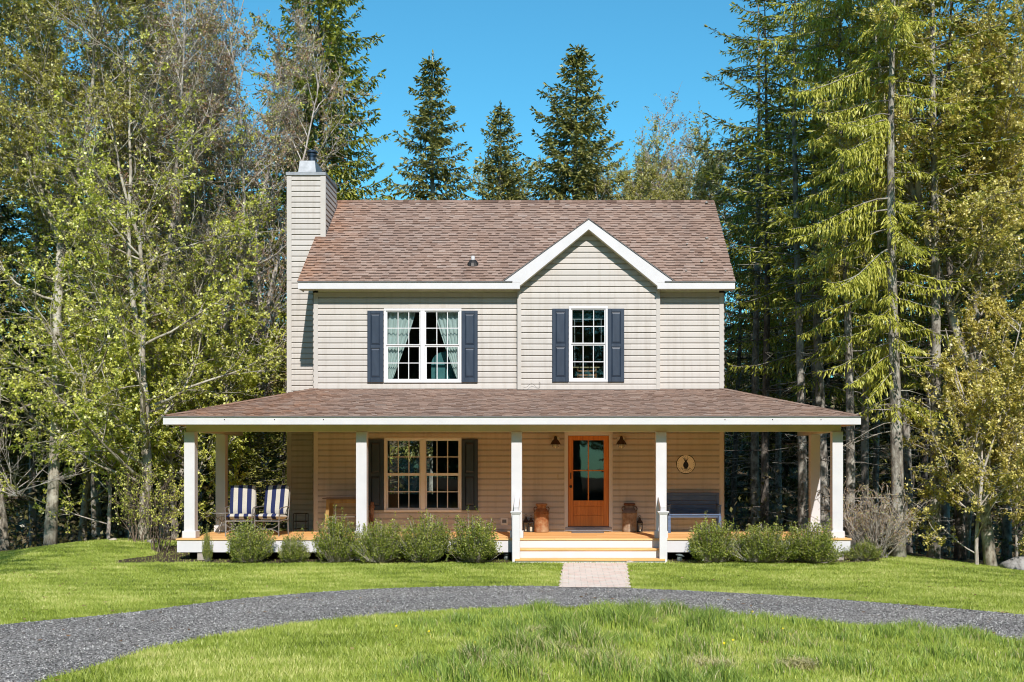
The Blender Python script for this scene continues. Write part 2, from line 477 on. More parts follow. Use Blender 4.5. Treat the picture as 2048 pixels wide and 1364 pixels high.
# interior: two storeys so that the glass looks into dark rooms
inn = MB()
def room(x0, x1, y0, y1, z0, z1, hole=None):
    inn.poly([(x0,y0,z0),(x1,y0,z0),(x1,y1,z0),(x0,y1,z0)])
    inn.poly([(x0,y0,z1),(x0,y1,z1),(x1,y1,z1),(x1,y0,z1)])
    inn.poly([(x0,y0,z0),(x0,y1,z0),(x0,y1,z1),(x0,y0,z1)])
    inn.poly([(x1,y0,z0),(x1,y0,z1),(x1,y1,z1),(x1,y1,z0)])
    if hole:
        a, b, c, d = hole
        for q in ((x0, a, z0, z1), (b, x1, z0, z1), (a, b, z0, c), (a, b, d, z1)):
            inn.poly([(q[0],y1,q[2]),(q[1],y1,q[2]),(q[1],y1,q[3]),(q[0],y1,q[3])])
    else:
        inn.poly([(x0,y1,z0),(x1,y1,z0),(x1,y1,z1),(x0,y1,z1)])
room(XL+.1, XR-.1, .06, YB-.1, DECKZ, 2.95, (-4.75, -3.55, 1.2, 2.75))
room(XL+.1, -1.3, .06, 4.0, 3.15, SOFZ-.1)
room(-1.2, XR-.1, .06, 4.0, 3.15, SOFZ-.1)
HB(inn, 'interior_wall', 'dark')

# windows ----------------------------------------------------------------------------------
def window(rect, y, units, name='window', fw=.052, label=None):
    x0, x1, z0, z1 = rect
    w = MB()
    yo, yi = y-.045, y+.05
    w.bbox(x0, x1, yo, yi, z1-fw, z1); w.bbox(x0, x1, yo-.012, yi, z0, z0+fw)
    w.bbox(x0, x0+fw, yo, yi, z0+fw, z1-fw); w.bbox(x1-fw, x1, yo, yi, z0+fw, z1-fw)
    inx0, inx1 = x0+fw, x1-fw
    cells = []
    if units == 2:
        mw = .10
        xm = (x0+x1)/2
        w.bbox(xm-mw/2, xm+mw/2, yo-.004, yi, z0+fw, z1-fw)
        cells = [(inx0, xm-mw/2), (xm+mw/2, inx1)]
    else: cells = [(inx0, inx1)]
    fr = w.build(name, M['vinylwhite'], house)
    if label: fr['label'] = label
    zm = (z0+z1)/2 + .01
    for a, b in cells:
        for zlo, zhi, dy, sf in ((zm, z1-fw, .0, .024), (z0+fw, zm, .022, .036)):
            s = MB(); ya, yb = y-.018+dy, y+.008+dy
            s.box(a, b, ya, yb, zhi-sf, zhi); s.box(a, b, ya, yb, zlo, zlo+sf)
            s.box(a, a+sf, ya, yb, zlo+sf, zhi-sf); s.box(b-sf, b, ya, yb, zlo+sf, zhi-sf)
            ga, gb, gc, gd = a+sf, b-sf, zlo+sf, zhi-sf
            for k in (1, 2):
                xx = ga+(gb-ga)*k/3; s.box(xx-.009, xx+.009, ya+.009, yb-.006, gc, gd)
            zz = (gc+gd)/2
            for k in range(3):
                xa = ga+(gb-ga)*k/3+(.009 if k else 0); xb = ga+(gb-ga)*(k+1)/3-(.009 if k < 2 else 0)
                s.box(xa, xb, ya+.009, yb-.006, zz-.009, zz+.009)
            s.build('sash', M['vinylwhite'], fr)
            g = MB(); g.poly([(ga, y+.003+dy, gc), (gb, y+.003+dy, gc), (gb, y+.003+dy, gd), (ga, y+.003+dy, gd)])
            g.build('pane', M['glass'], fr)
    return fr
window(WIN_UL, 0, 2); window(WIN_UR, BUMP, 1); window(WIN_LO, 0, 2)
# upper window head flashing that bows a little
fl = MB(); xs = np.linspace(WIN_UL[0]+.2, WIN_UL[1]-.2, 12)
for a, b in zip(xs, xs[1:]):
    za = WIN_UL[3]+.012+.018*math.sin(PI*(a-xs[0])/(xs[-1]-xs[0])); zb = WIN_UL[3]+.012+.018*math.sin(PI*(b-xs[0])/(xs[-1]-xs[0]))
    fl.poly([(a, -.026, WIN_UL[3]-.002), (b, -.026, WIN_UL[3]-.002), (b, -.022, zb), (a, -.022, za)])
HB(fl, 'head_flashing', 'darkmetal')

def shutter(x0, x1, z0, z1, y):
    s = MB(); yf = y-.070; yb = y-.002; st = .075
    s.bbox(x0, x0+st, yf, yb, z0, z1, .004); s.bbox(x1-st, x1, yf, yb, z0, z1, .004)
    zm = (z0+z1)/2
    for a, b in ((z0, z0+.105), (zm-.035, zm+.035), (z1-.07, z1)): s.bbox(x0+st, x1-st, yf+.002, yb, a, b, .004)
    for a, b in ((z0+.105, zm-.035), (zm+.035, z1-.07)):      # raised panels with sloping sides
        xa, xb = x0+st, x1-st; e = .045; yr = yf+.026; yt = yf+.006
        out = [(xa, yr, a), (xb, yr, a), (xb, yr, b), (xa, yr, b)]; inr = [(xa+e*.7, yt, a+e), (xb-e*.7, yt, a+e), (xb-e*.7, yt, b-e), (xa+e*.7, yt, b-e)]
        s.poly(inr)
        for i in range(4):
            j = (i+1) % 4; s.poly([out[i], out[j], inr[j], inr[i]])
    HB(s, 'shutter', 'shutter')
for px0, px1, py0, py1, y in ((735.6, 767.6, 622, 765, 0), (923.6, 955.7, 622, 765, 0), (1104.7, 1137.4, 618, 764, BUMP), (1215.8, 1248.2, 618, 764, BUMP), (736, 768, 878.5, 1020.5, 0), (924, 956, 878.5, 1020.5, 0)):
    shutter(WX(px0, D+y), WX(px1, D+y), WZ(py1, D+y), WZ(py0, D+y), y)

# door -------------------------------------------------------------------------------------
dx0, dx1, dz0, dz1 = DOOR
gx0_, gx1_, gz0_, gz1_ = WX(1146.4), WX(1207.4), WZ(1000.8), WZ(880.6)
fr = MB()
fx0, fx1, fz1 = WX(1128.8), WX(1225.2), WZ(863)
fr.bbox(fx0, dx0-.006, -.05, .05, DECKZ, fz1); fr.bbox(dx1+.006, fx1, -.05, .05, DECKZ, fz1)
fr.bbox(dx0-.006, dx1+.006, -.05, .05, dz1+.006, fz1)
fr.bbox(fx0+.03, fx0+.05, -.058, -.05, DECKZ, fz1-.03, .002); fr.bbox(fx1-.05, fx1-.03, -.058, -.05, DECKZ, fz1-.03, .002)
dfr = HB(fr, 'door_frame', 'white')
sl = MB(); sl.bbox(fx0+.02, fx1-.02, -.075, -.051, DECKZ+.012, DECKZ+.10, .005); sl.bbox(dx0, dx1, -.05, .04, DECKZ+.06, dz0-.006, .004)
sl.build('door_sill', m_simple('weathered grey sill', (.34, .35, .40), (.24, .24, .28), 9, (1, 4, 4), rough=.7), dfr)
d = MB(); yf, yb = -.032, .012
d.bbox(dx0, gx0_, yf, yb, dz0, dz1, .004); d.bbox(gx1_, dx1, yf, yb, dz0, dz1, .004)
d.bbox(gx0_, gx1_, yf+.001, yb, gz1_, dz1, .004); 
pz0, pz1 = WZ(1031), WZ(1010.5)
d.bbox(gx0_, gx1_, yf+.001, yb, pz1, gz0_, .004); d.bbox(gx0_, gx1_, yf+.001, yb, dz0, pz0, .004)
d.box(gx0_, gx1_, yf+.014, yb, pz0, pz1)
d.bbox(gx0_+.035, gx1_-.035, yf+.006, yf+.016, pz0+.03, pz1-.03, .005)
mx, mz = WX(1176.7), WZ(941)
d.box(mx-.013, mx+.013, yf+.004, yb-.006, gz0_, gz1_)
d.box(gx0_, mx-.013, yf+.004, yb-.006, mz-.013, mz+.013); d.box(mx+.013, gx1_, yf+.004, yb-.006, mz-.013, mz+.013)
do = HB(d, 'door', 'door'); do['label'] = 'varnished orange brown wooden front door with four glass lights'
g = MB(); g.poly([(gx0_, -.008, gz0_), (gx1_, -.008, gz0_), (gx1_, -.008, gz1_), (gx0_, -.008, gz1_)])
g.build('pane', M['glass'], do)
k = MB(); kx, kz = WX(1141.5), WZ(973)
prof = [(.028, 0), (.028, .008), (.011, .012), (.011, .035), (.026, .045), (.032, .06), (.026, .075), (.008, .08)]
kb = MB(); kb.lathe(prof, (0, 0, 0), 14)
k.v = [(kx+x, yf-z, kz+y) for x, y, z in kb.v]; k.f = [f[::-1] for f in kb.f]; k.t = kb.t
k.build('door_knob', M['darkmetal'], do, smooth=True)
k = MB(); k.bbox(kx-.012, kx+.012, yf-.02, yf, WZ(955)-.03, WZ(948)+.03, .004); k.build('latch_plate', M['darkmetal'], do)
# door bell and outlets
b = MB(); b.bbox(WX(1114.5), WX(1117), -.035, -.016, WZ(957), WZ(949), .004); HB(b, 'doorbell', m_simple('brass bell push', (.50, .42, .28), rough=.4))
def outlet(px, py, w, h, y):
    o = MB(); x, z = WX(px, D+y), WZ(py, D+y)
    o.bbox(x-w/2, x+w/2, y-.045, y-.012, z-h/2, z+h/2, .02)
    p = HB(o, 'outlet', 'vinylwhite')
    q = MB(); q.bbox(x-w*.27, x+w*.27, y-.052, y-.046, z-h*.2, z+h*.2, .002); q.build('socket', m_simple('grey socket', (.16, .17, .19), rough=.4), p)
outlet(1008.8, 1042.3, .17, .18, 0)

# main roof --------------------------------------------------------------------------------
ML, MR = WX(596, D-.38), WX(1470, D-.38)
SL = Vector((0, 1, .714)).normalized()
SLEN = (RIDGE_Y-YE)*math.hypot(1, .714)
skipg = lambda p: abs(p.x-GX) < 1.86 and (GZ - GS*abs(p.x-GX)) > MZ(p.y) + .01
roof = MB()
G0, G1 = GX-(GZ-6.033)/GS, GX+(GZ-6.033)/GS
VA = (GZ-6.033)/.714 + YE
e3 = .0
pts = [(ML, YE, 6.033), (G0, YE, 6.033), (GX, VA, GZ), (G1, YE, 6.033), (MR, YE, 6.033), (MR, RIDGE_Y, RIDGE_Z), (ML, RIDGE_Y, RIDGE_Z)]
roof.poly([(x, y, z-.002) for x, y, z in pts], .3)
roof.poly([(x, y, z-.05) for x, y, z in pts][::-1], .3)
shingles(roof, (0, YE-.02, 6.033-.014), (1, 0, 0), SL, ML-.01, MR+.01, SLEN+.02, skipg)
# back slope
yb2 = 2*RIDGE_Y - YE
roof.poly([(ML, RIDGE_Y, RIDGE_Z), (MR, RIDGE_Y, RIDGE_Z), (MR, yb2, 6.033), (ML, yb2, 6.033)], .55)
# ridge cap pieces
x = ML
while x < MR:
    w = min(.14, MR-x); h = rng.uniform(.0, .008)
    roof.poly([(x, RIDGE_Y-.13, RIDGE_Z-.073+h), (x+w, RIDGE_Y-.13, RIDGE_Z-.069+h), (x+w, RIDGE_Y, RIDGE_Z+.024), (x, RIDGE_Y, RIDGE_Z+.02)], rng.uniform(.2, .5))
    roof.poly([(x, RIDGE_Y, RIDGE_Z+.02), (x+w, RIDGE_Y, RIDGE_Z+.024), (x+w, RIDGE_Y+.13, RIDGE_Z-.069+h), (x, RIDGE_Y+.13, RIDGE_Z-.073+h)], rng.uniform(.2, .5))
    x += .14
# gable slopes
for s in (-1, 1):
    eo = Vector((GX + s*(GZ-6.033)/GS, YE-.02, 6.033+.004))
    gl = (GZ-6.033)*math.hypot(1, 1/GS)
    up = Vector((-s, 0, GS)).normalized()
    ang = 1.0
    ylen = lambda v: (v/gl)*(VA-YE) + .05
    roof.poly([eo, Vector((GX, YE-.02, GZ+.004)), Vector((GX, VA, GZ+.004))], .4)
    if s > 0:
        shingles(roof, eo+Vector((0, 0, -.006)), (0, 1, 0), up, 0.0, lambda v: ylen(v)+.0, gl)
    else:
        shingles(roof, eo+Vector((0, 0, -.006)), (0, -1, 0), up, lambda v: -ylen(v), 0.0, gl)
RO = HB(roof, 'roof', 'shingle')
# drip edges, fascia, soffits
FH0, FH1 = WZ(577.5, D+YE), 6.033-.03
fa = MB()
X1, X2 = WX(1039.6, D+YE), WX(1315, D+YE)
fa.box(ML, X1, YE, YE+.03, FH0, FH1); fa.box(X2, MR, YE, YE+.03, FH0, FH1)
fa.box(ML, ML+.03, YE+.03, 0.1, FH0, FH1-.0)          # small returns at the rakes
fa.box(MR-.03, MR, YE+.03, 0.1, FH0, FH1)
for x0, x1 in ((ML+.0, ML+.03), (MR-.03, MR)):          # rake boards
    fa.poly([(x0, .1, MZ(.1)-.22), (x0, .1, MZ(.1)-.04), (x0, RIDGE_Y, RIDGE_Z-.04), (x0, RIDGE_Y, RIDGE_Z-.22)])
    fa.poly([(x1, .1, MZ(.1)-.04), (x1, .1, MZ(.1)-.22), (x1, RIDGE_Y, RIDGE_Z-.22), (x1, RIDGE_Y, RIDGE_Z-.04)])
    fa.poly([(x0, .1, MZ(.1)-.22), (x0, RIDGE_Y, RIDGE_Z-.22), (x1, RIDGE_Y, RIDGE_Z-.22), (x1, .1, MZ(.1)-.22)])
    fa.poly([(x0, YE+.03, FH1), (x0, YE+.03, 6.0), (x0, .1, MZ(.1)-.04), (x0, .1, FH1)]); fa.poly([(x1, YE+.03, 6.0), (x1, YE+.03, FH1), (x1, .1, FH1), (x1, .1, MZ(.1)-.04)])
zin = WZ(458.5, D+YE)
za_ = 2+(930-571.5)/s_e
fa.prism([(X1, 6.004), (X1, za_), (GX, zin), (X2, za_), (X2, 6.004), (G1-.02, 6.004), (GX, GZ-.012), (G0+.02, 6.004)], YE-.004, YE+.026)
fb = HB(fa, 'fascia', 'white')
dr = MB()
dr.box(ML-.015, X1-.16, YE-.022, YE+.0, FH1+.003, FH1+.026); dr.box(X2+.16, MR+.015, YE-.022, YE, FH1+.003, FH1+.026)
for s in (-1, 1):
    a = Vector((GX+s*((GZ-6.033)/GS-.02), YE-.012, 6.033-.006)); b_ = Vector((GX, YE-.012, GZ+.006))
    dr.bar(a, b_, .02, .016, up=(0, 1, 0))
HB(dr, 'drip_edge', 'drip')
so = MB()
so.box(ML+.03, X1, YE+.03, -.0, FH0+.012, FH0+.02); so.box(X2, MR-.03, YE+.03, -.0, FH0+.012, FH0+.02)
for s in (-1, 1):                                       # gable soffit strips
    xa = X1 if s < 0 else X2
    za = 2+(930-571.5)/s_e
    q = [(xa, YE+.026, za), (GX, YE+.026, zin), (GX, BUMP, zin), (xa, BUMP, za)]
    so.poly(q if s > 0 else q[::-1])
    so.poly([(xa, YE+.026, FH0), (xa, YE+.026, za), (xa, BUMP, za), (xa, BUMP, FH0)])
# inner frieze of the vented soffit, along the wall
so.box(XL+.1, X1, -.03, -.0, FH0-.03, FH0+.012); so.box(X2, XR-.1, -.03, -.0, FH0-.03, FH0+.012)
HB(so, 'soffit', 'cream')
# chimney ----------------------------------------------------------------------------------
CX0, CX1, CY0, CY1 = WX(576, 27.5), WX(649.2, 27.5), 1.5, 2.82
ctop = WZ(352, 27.5)
ch = MB()
siding(ch, (0, CY0, 0), (1, 0, 0), (0, -1, 0), CX0, CX1, .2, ctop)
siding(ch, (CX1, 0, 0), (0, 1, 0), (1, 0, 0), CY0, CY1, 5.0, ctop)
siding(ch, (CX0, 0, 0), (0, 1, 0), (-1, 0, 0), CY0, CY1, .2, ctop)
siding(ch, (0, CY1, 0), (1, 0, 0), (0, 1, 0), CX0, CX1, .2, ctop)
cho = HB(ch, 'chimney', 'siding')
w = .09
for z0, z1 in ((.2, WZ(561, 27.5)-.004), (WZ(561, 27.5)+.004, ctop)):
    ct = MB(); ct.box(CX0-.02, CX0+w, CY0-.038, CY0+.02, z0, z1); ct.build('corner_trim', M['trim'], cho)
ct = MB(); ct.box(CX1-w, CX1+.032, CY0-.038, CY0+.02, WZ(497, 27.5), ctop); ct.build('corner_trim', M['trim'], cho)
ct = MB(); ct.box(CX1, CX1+.022, CY1-.07, CY1+.02, 6.5, ctop); ct.build('corner_trim', M['trim'], cho)
cc = MB(); cc.bbox(CX0-.045, CX1+.045, CY0-.06, CY1+.04, ctop, ctop+.085, .01)
cc.build('chimney_cap', M['greymetal'], cho)
sh = MB(); dd = 27.62
ax0, ax1, bx0, bx1 = WX(596, dd), WX(632, dd), WX(598.7, dd), WX(629, dd)
z0, z1 = ctop+.085, WZ(320.5, dd)
A = [(ax0, 1.62, z0), (ax1, 1.62, z0), (ax1, 2.5, z0), (ax0, 2.5, z0)]; Bq = [(bx0, 1.66, z1), (bx1, 1.66, z1), (bx1, 2.46, z1), (bx0, 2.46, z1)]
zmid = z0+(z1-z0)*.68
for i in range(4):
    j = (i+1) % 4; L = lambda p, q, t=.68: tuple(a+(b-a)*t for a, b in zip(p, q))
    sh.poly([A[i], A[j], L(A[j], Bq[j]), L(A[i], Bq[i])], .5); sh.poly([L(A[i], Bq[i]), L(A[j], Bq[j]), Bq[j], Bq[i]], .4)
sh.poly(Bq)
sh.build('chimney_shroud', M['greymetal'], cho)
fx = WX(623, 28.0)
fu = MB(); fz = z1+.10
fu.lathe([(.085, fz-.2), (.085, fz+.09), (.105, fz+.095), (.105, fz+.115), (.13, fz+.12), (.13, fz+.14), (.09, fz+.145), (.09, fz+.18), (.135, fz+.185), (.135, fz+.215), (.12, fz+.235), (.03, fz+.245)], (fx, 2.06, 0), 24)
fu.build('flue_pipe', m_simple('dark steel flue', (.14, .17, .22), (.07, .08, .10), 5, rough=.3, metal=.8), cho, smooth=False)
# step flashing along the chimney
sf = MB(); y = CY0
while y < CY1:
    sf.poly([(CX1+.03, y, MZ(y)+.01), (CX1+.03, y+.14, MZ(y+.14)+.0), (CX1+.03, y+.14, MZ(y+.14)+.09), (CX1+.03, y, MZ(y)+.08)]); y += .13
sf.build('step_flashing', M['greymetal'], cho)
# vent pipe and roof bits
sgm = m_simple('pale weathered metal', (.45, .45, .43), (.2, .2, .19), 30, rough=.5)
vd = 26+.75
vx = WX(946, D+.3); vy = .28
vp = MB(); vz = MZ(vy)
vp.lathe([(.045, vz-.1), (.045, vz+.19), (.03, vz+.19)], (vx, vy, 0), 14, 1.0)
v1 = vp.build('vent_pipe', M['white'], RO, smooth=False)
vb = MB(); vb.lathe([(.15, vz-.06), (.13, vz+.02), (.08, vz+.09), (.05, vz+.11)], (vx, vy+.02, 0), 14); vb.build('vent_boot', M['darkmetal'], RO)
for px, py in ((1414, 479), (1404, 526), (1413, 408), (1374, 491), (1372, 545), (1451, 545), (1424, 410)):
    # solve for the point on the roof plane
    k = (930-py)/F; y = (2 + k*26 - 6.033 - .714*.38)/(.714 - k); xx = (px-CX)/F*(26+y); z = MZ(y)
    r = .045 if px in (1414, 1404, 1413) else .025
    bm = bmesh.new(); bmesh.ops.create_icosphere(bm, subdivisions=1, radius=r)
    for v in bm.verts: v.co = Vector((xx, y-.02, z+.03)) + Vector((v.co.x*rng.uniform(.7, 1.3), v.co.y*rng.uniform(.7, 1.3), v.co.z*rng.uniform(.5, .9)))
    sn = MB(); sn.add_bm(bm); sn.build('snow_guard', sgm, RO)

# porch ------------------------------------------------------------------------------------
PF, PS = 2.76, None                    # roof overhang in front of the wall
YF = -PF
FD = D-PF
PXL, PXR = WX(326, FD), WX(1722, FD)
PZ0, PZ1 = 2.806, 2.965                # fascia bottom / top
PZW = WZ(778)                          # roof height at the wall
YK = 1.47                               # back end of the porch sides
pr = MB()
a = (PXL, YF, PZ1); b = (PXR, YF, PZ1); c = (XR, 0, PZW); d0 = (XL, 0, PZW)
pr.poly([a, b, c, d0], .3)
pr.poly([(PXL, YF, PZ1), d0, (XL, YK, PZW), (PXL, YK, PZ1)], .3)
pr.poly([(PXR, YF, PZ1), (PXR, YK, PZ1), (XR, YK, PZW), c], .3)
sl_f = Vector((0, PF, PZW-PZ1)); SF = sl_f.length
lam = lambda v: v/SF
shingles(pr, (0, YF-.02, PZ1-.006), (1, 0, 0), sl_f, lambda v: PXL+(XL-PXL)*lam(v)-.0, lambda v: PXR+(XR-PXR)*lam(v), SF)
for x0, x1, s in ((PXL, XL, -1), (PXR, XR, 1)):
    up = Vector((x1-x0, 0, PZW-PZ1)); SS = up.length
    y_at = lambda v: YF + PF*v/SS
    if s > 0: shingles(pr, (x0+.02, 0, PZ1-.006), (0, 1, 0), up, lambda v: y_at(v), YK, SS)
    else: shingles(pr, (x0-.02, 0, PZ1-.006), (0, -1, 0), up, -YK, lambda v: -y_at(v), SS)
    # hip caps
    A = Vector((x0, YF, PZ1)); B = Vector((x1, 0, PZW)); n = int((B-A).length/.14)
    for i in range(n):
        p = A.lerp(B, i/n); q = A.lerp(B, (i+1.25)/n)
        lat1 = Vector((.13, 0, -.005)) if s < 0 else Vector((-.13, 0, -.005)); lat2 = Vector((0, .13, -.006))
        upv = Vector((0, 0, .032)); u2 = Vector((0, 0, .018))
        t = rng.uniform(.35, .7)
        P1, Q1 = p+upv, q+u2
        pr.poly([p+lat1+upv*.7, P1, Q1, q+lat1+u2*.7], t); pr.poly([P1, p+lat2+upv*.7, q+lat2+u2*.7, Q1], t)
        pr.poly([p+lat1, P1, p+lat1+upv*.7], .1)
PRO = HB(pr, 'porch_roof', 'shingle')
pf = MB()
pf.box(PXL, PXR, YF, YF+.03, PZ0, PZ1-.012)
pf.box(PXL, PXL+.03, YF+.03, YK, PZ0, PZ1-.012); pf.box(PXR-.03, PXR, YF+.03, YK, PZ0, PZ1-.012)
pf.poly([(XL, YK-.01, PZ0), (PXL, YK-.01, PZ0), (PXL, YK-.01, PZ1), (XL, YK-.01, PZW)]); pf.poly([(PXR, YK-.01, PZ0), (XR, YK-.01, PZ0), (XR, YK-.01, PZW), (PXR, YK-.01, PZ1)])
HB(pf, 'porch_fascia', 'white')
for px in (449, 549, 647, 1450, 1545, 1642):
    pn = MB(); xx = WX(px, FD); pn.box(xx-.009, xx+.009, YF-.004, YF+.004, 2.893, 2.911); HB(pn, 'nail', 'darkmetal')
pd = MB(); pd.box(PXL-.018, PXR+.018, YF-.024, YF, PZ1-.009, PZ1+.004); pd.box(PXL-.02, PXL, YF, YK, PZ1-.009, PZ1+.004); pd.box(PXR, PXR+.02, YF, YK, PZ1-.009, PZ1+.004)
HB(pd, 'porch_drip_edge', 'drip')
pc = MB(); pc.box(PXL+.03, PXR-.03, YF+.03, -.03, PZ0+.02, PZ0+.03); pc.box(PXL+.03, XL-.03, -.03, YK-.02, PZ0+.02, PZ0+.03); pc.box(XR+.03, PXR-.03, -.03, YK-.02, PZ0+.02, PZ0+.03)
HB(pc, 'porch_ceiling', m_simple('stained pine ceiling', (.80, .43, .14), (.70, .36, .11), 5, (1, 14, 1), .5))
# beam, posts
POST_X = [WX(p, 23.66) for p in (378.5, 722.5, 1033.2, 1322.5, 1675.6)]
PW = .215; PY = -2.34+PW/2
BZ = 2-(863-930)/F*23.66
bm_ = MB()
bm_.box(POST_X[0]-.075, POST_X[-1]+.075, PY-.075, PY+.075, BZ, PZ0+.02)
BPX = [WX(442.0, 25.85), WX(1630, 25.85)]
for k, s in ((0, -1), (4, 1)):
    bm_.box(POST_X[k]-.075, POST_X[k]+.075, PY+.077, YK-.1, BZ+.002, PZ0+.02)
HB(bm_, 'porch_beam', 'cream')
def post(x, y):
    p = MB(); p.bbox(x-PW/2, x+PW/2, y-PW/2, y+PW/2, DECKZ, BZ-.001, .006)
    o = HB(p, 'porch_post', 'white')
    q = MB(); e = .028
    q.bbox(x-PW/2-e, x+PW/2+e, y-PW/2-e, y+PW/2+e, DECKZ+.002, DECKZ+.145, .006)
    q.build('post_base', M['white'], o)
for x in POST_X: post(x, PY)
for x in BPX: post(x, -.09)
# deck
DY = -2.5
DXL, DXR = WX(354, D+DY), WX(1701, D+DY)
dk = MB(); y = DY-.02
while y < .25:
    y1 = min(y+.137, .25)
    x = DXL-.02
    if y > -.05:
        for xa, xb in ((DXL-.02, XL-.05), (XR+.05, DXR+.02)): dk.box(xa, xb, y, y1-.006, DECKZ-.03, DECKZ, rng.random())
    else:
        while x < DXR+.02:
            xe = min(x+rng.uniform(2.6, 4.9), DXR+.02)
            if DXR - xe < .8: xe = DXR+.02
            dk.box(x, xe-.003, y, min(y1-.006, -.012), DECKZ-.03, DECKZ, rng.random()); x = xe
    y += .137
HB(dk, 'porch_deck', 'deck')
rm = MB(); rz0, rz1 = WZ(1104.5, D+DY), DECKZ-.032
rm.box(DXL, DXR, DY, DY+.035, rz0, rz1); rm.box(DXL, DXL+.035, DY+.035, .24, rz0, rz1); rm.box(DXR-.035, DXR, DY+.035, .24, rz0, rz1)
HB(rm, 'deck_skirt', 'white')
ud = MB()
ud.box(DXL+.1, DXR-.1, DY+.5, .2, -.3, rz1-.02)  # solid dark box stands in for the shaded void under the deck
HB(ud, 'deck_void_shade', 'underdeck')
cpm = m_simple('concrete pier', (.42, .37, .32), (.33, .3, .27), 10, rough=.9)
for x in (POST_X[0]+.3, DXR-.22, POST_X[1], POST_X[2]):
    pb = MB(); pb.bbox(x-.10, x+.10, DY+.03, DY+.23, -.2, rz0+.02, .008); HB(pb, 'pier_block', cpm)

# steps ------------------------------------------------------------------------------------
SX0, SX1 = WX(1029.5, 22.8), WX(1331.5, 22.8)
st = thing('porch_steps', 'three wide white steps with cedar treads leading up to the porch', 'steps', (0, 0, 0))
rise, run = .181, .285
tops = [DECKZ-rise, DECKZ-2*rise]
NX = [WX(1032.0, 22.95), WX(1327, 22.95)]
for i, zt in enumerate(tops):
    yf = DY - run*(i+1)
    x0, x1 = (SX0, SX1) if i == 1 else (NX[0]+.04, NX[1]-.03)
    t = MB()
    for k in range(2):
        t.box(x0+.003*k, x1, yf-.025+k*.15, yf-.025+(k+1)*.15-.007, zt-.034, zt, rng.random())
    t.build('tread', M['deck'], st)
    r = MB(); r.box(x0+.02, x1-.02, yf, yf+.025, (zt-.036-rise) if i == 0 else -.1, zt-.036); r.build('riser', M['white'], st)
for xx in (NX[0]-.05, NX[1]+.02):     # stringer boards
    sd = MB()
    sd.prism([(DY-2*run, -.1), (DY-.002, -.1), (DY-.002, DECKZ-.04), (DY-run, DECKZ-.04-rise*.6), (DY-2*run, DECKZ-.04-2*rise)], 0, .03)
    sd.v = [(xx+v[1], v[0], v[2]) for v in sd.v]
    sd.build('stringer', M['white'], st)
for s, x in zip((-1, 1), NX):
    y = DY-2*run+.10; w = .15
    n = MB(); n.bbox(x-w/2, x+w/2, y-w/2, y+w/2, -.1, 1.06, .005)
    n.bbox(x-w/2-.012, x+w/2+.012, y-w/2-.012, y+w/2+.012, 1.03, 1.062, .004)
    n.bbox(x-w/2-.035, x+w/2+.035, y-w/2-.035, y+w/2+.035, 1.063, 1.09, .006)
    no = n.build('newel_post', M['white'], st)
    h = MB(); h.bar((x, y+.05, 1.11), (x, PY-PW/2-.005, 1.31), .095, .13); h.build('handrail', M['white'], st)
    l = MB(); l.bar((x, y+.08, .42), (x, PY-PW/2-.005, .70), .05, .09); l.build('lower_rail', M['white'], st)
# ================================================================ GROUND, LAWN, DRIVE, WALK
def smooth(a, b, x):
    t = np.clip((x-a)/(b-a), 0, 1); return t*t*(3-2*t)
def ground_z(x, y):
    x = np.asarray(x, float); y = np.asarray(y, float); d = y+D
    z = .075*smooth(19.6, 22.6, d)
    z = z + .20*np.exp(-((x+10.0)/1.9)**2)*smooth(22.8, 26.5, d)
    z = z - .12*smooth(-10.8, -14, x)*smooth(20, 26, d)
    z = z - .36*smooth(6.3, 10.8, x)*smooth(18, 25, d)
    z = z - .9*smooth(27.3, 36, d) + 9.5*smooth(38, 86, d) + .02*np.clip(d-86, 0, 400)
    z = z + .05*np.sin(x*.31+1.3)*np.sin(d*.27+.4)*smooth(27, 33, d)
    z = z + .03*smooth(15.6, 12.5, d)*smooth(-4.5, -2.5, x)*smooth(6, 3.5, x)
    return z
def gz(x, y): return float(ground_z(x, y))
FAR = [(-8.3, -6), (-8.4, 4), (-8.4, 8), (-8.2, 11), (-7.75, 13.2), (-7.03, 14.6), (-5.9, 15.8), (-4.7, 17.6), (-3.02, 18.87), (-.83, 19.34), (1.08, 18.95), (3.08, 18.07), (4.69, 16.9), (6.15, 15.6), (7.3, 13.8), (8.2, 11.5), (8.6, 8), (8.6, 4), (8.6, -6)]
NEAR = [(-4.9, -6), (-4.95, 4), (-4.9, 8), (-4.82, 10), (-4.76, 10.9), (-4.62, 11.7), (-4.42, 12.8), (-4.0, 13.65), (-3.45, 14.45), (-2.4, 15.5), (-.7, 16.2), (1.02, 16.03), (2.57, 15.05), (3.75, 14.35), (4.25, 14.0), (5.14, 13.04), (5.6, 12), (5.9, 10), (6.0, 8), (6.0, 4), (6.0, -6)]
def resample(pts, n):
    p = np.array(pts, float)
    # Catmull-Rom then equal arc steps
    q = []
    P_ = np.vstack([2*p[0]-p[1], p, 2*p[-1]-p[-2]])
    for i in range(1, len(P_)-2):
        for t in np.linspace(0, 1, 12, endpoint=False):
            a, b, c, d = P_[i-1], P_[i], P_[i+1], P_[i+2]
            q.append(.5*((2*b)+(-a+c)*t+(2*a-5*b+4*c-d)*t*t+(-a+3*b-3*c+d)*t**3))
    q.append(p[-1]); q = np.array(q)
    s = np.concatenate([[0], np.cumsum(np.linalg.norm(np.diff(q, axis=0), axis=1))])
    u = np.linspace(0, s[-1], n)
    return np.stack([np.interp(u, s, q[:, 0]), np.interp(u, s, q[:, 1])], 1)
NR = 220
nrg = np.random.default_rng(5)
FARr, NEARr = resample(FAR, NR), resample(NEAR, NR)
for A in (FARr, NEARr): A[:, 1] -= D
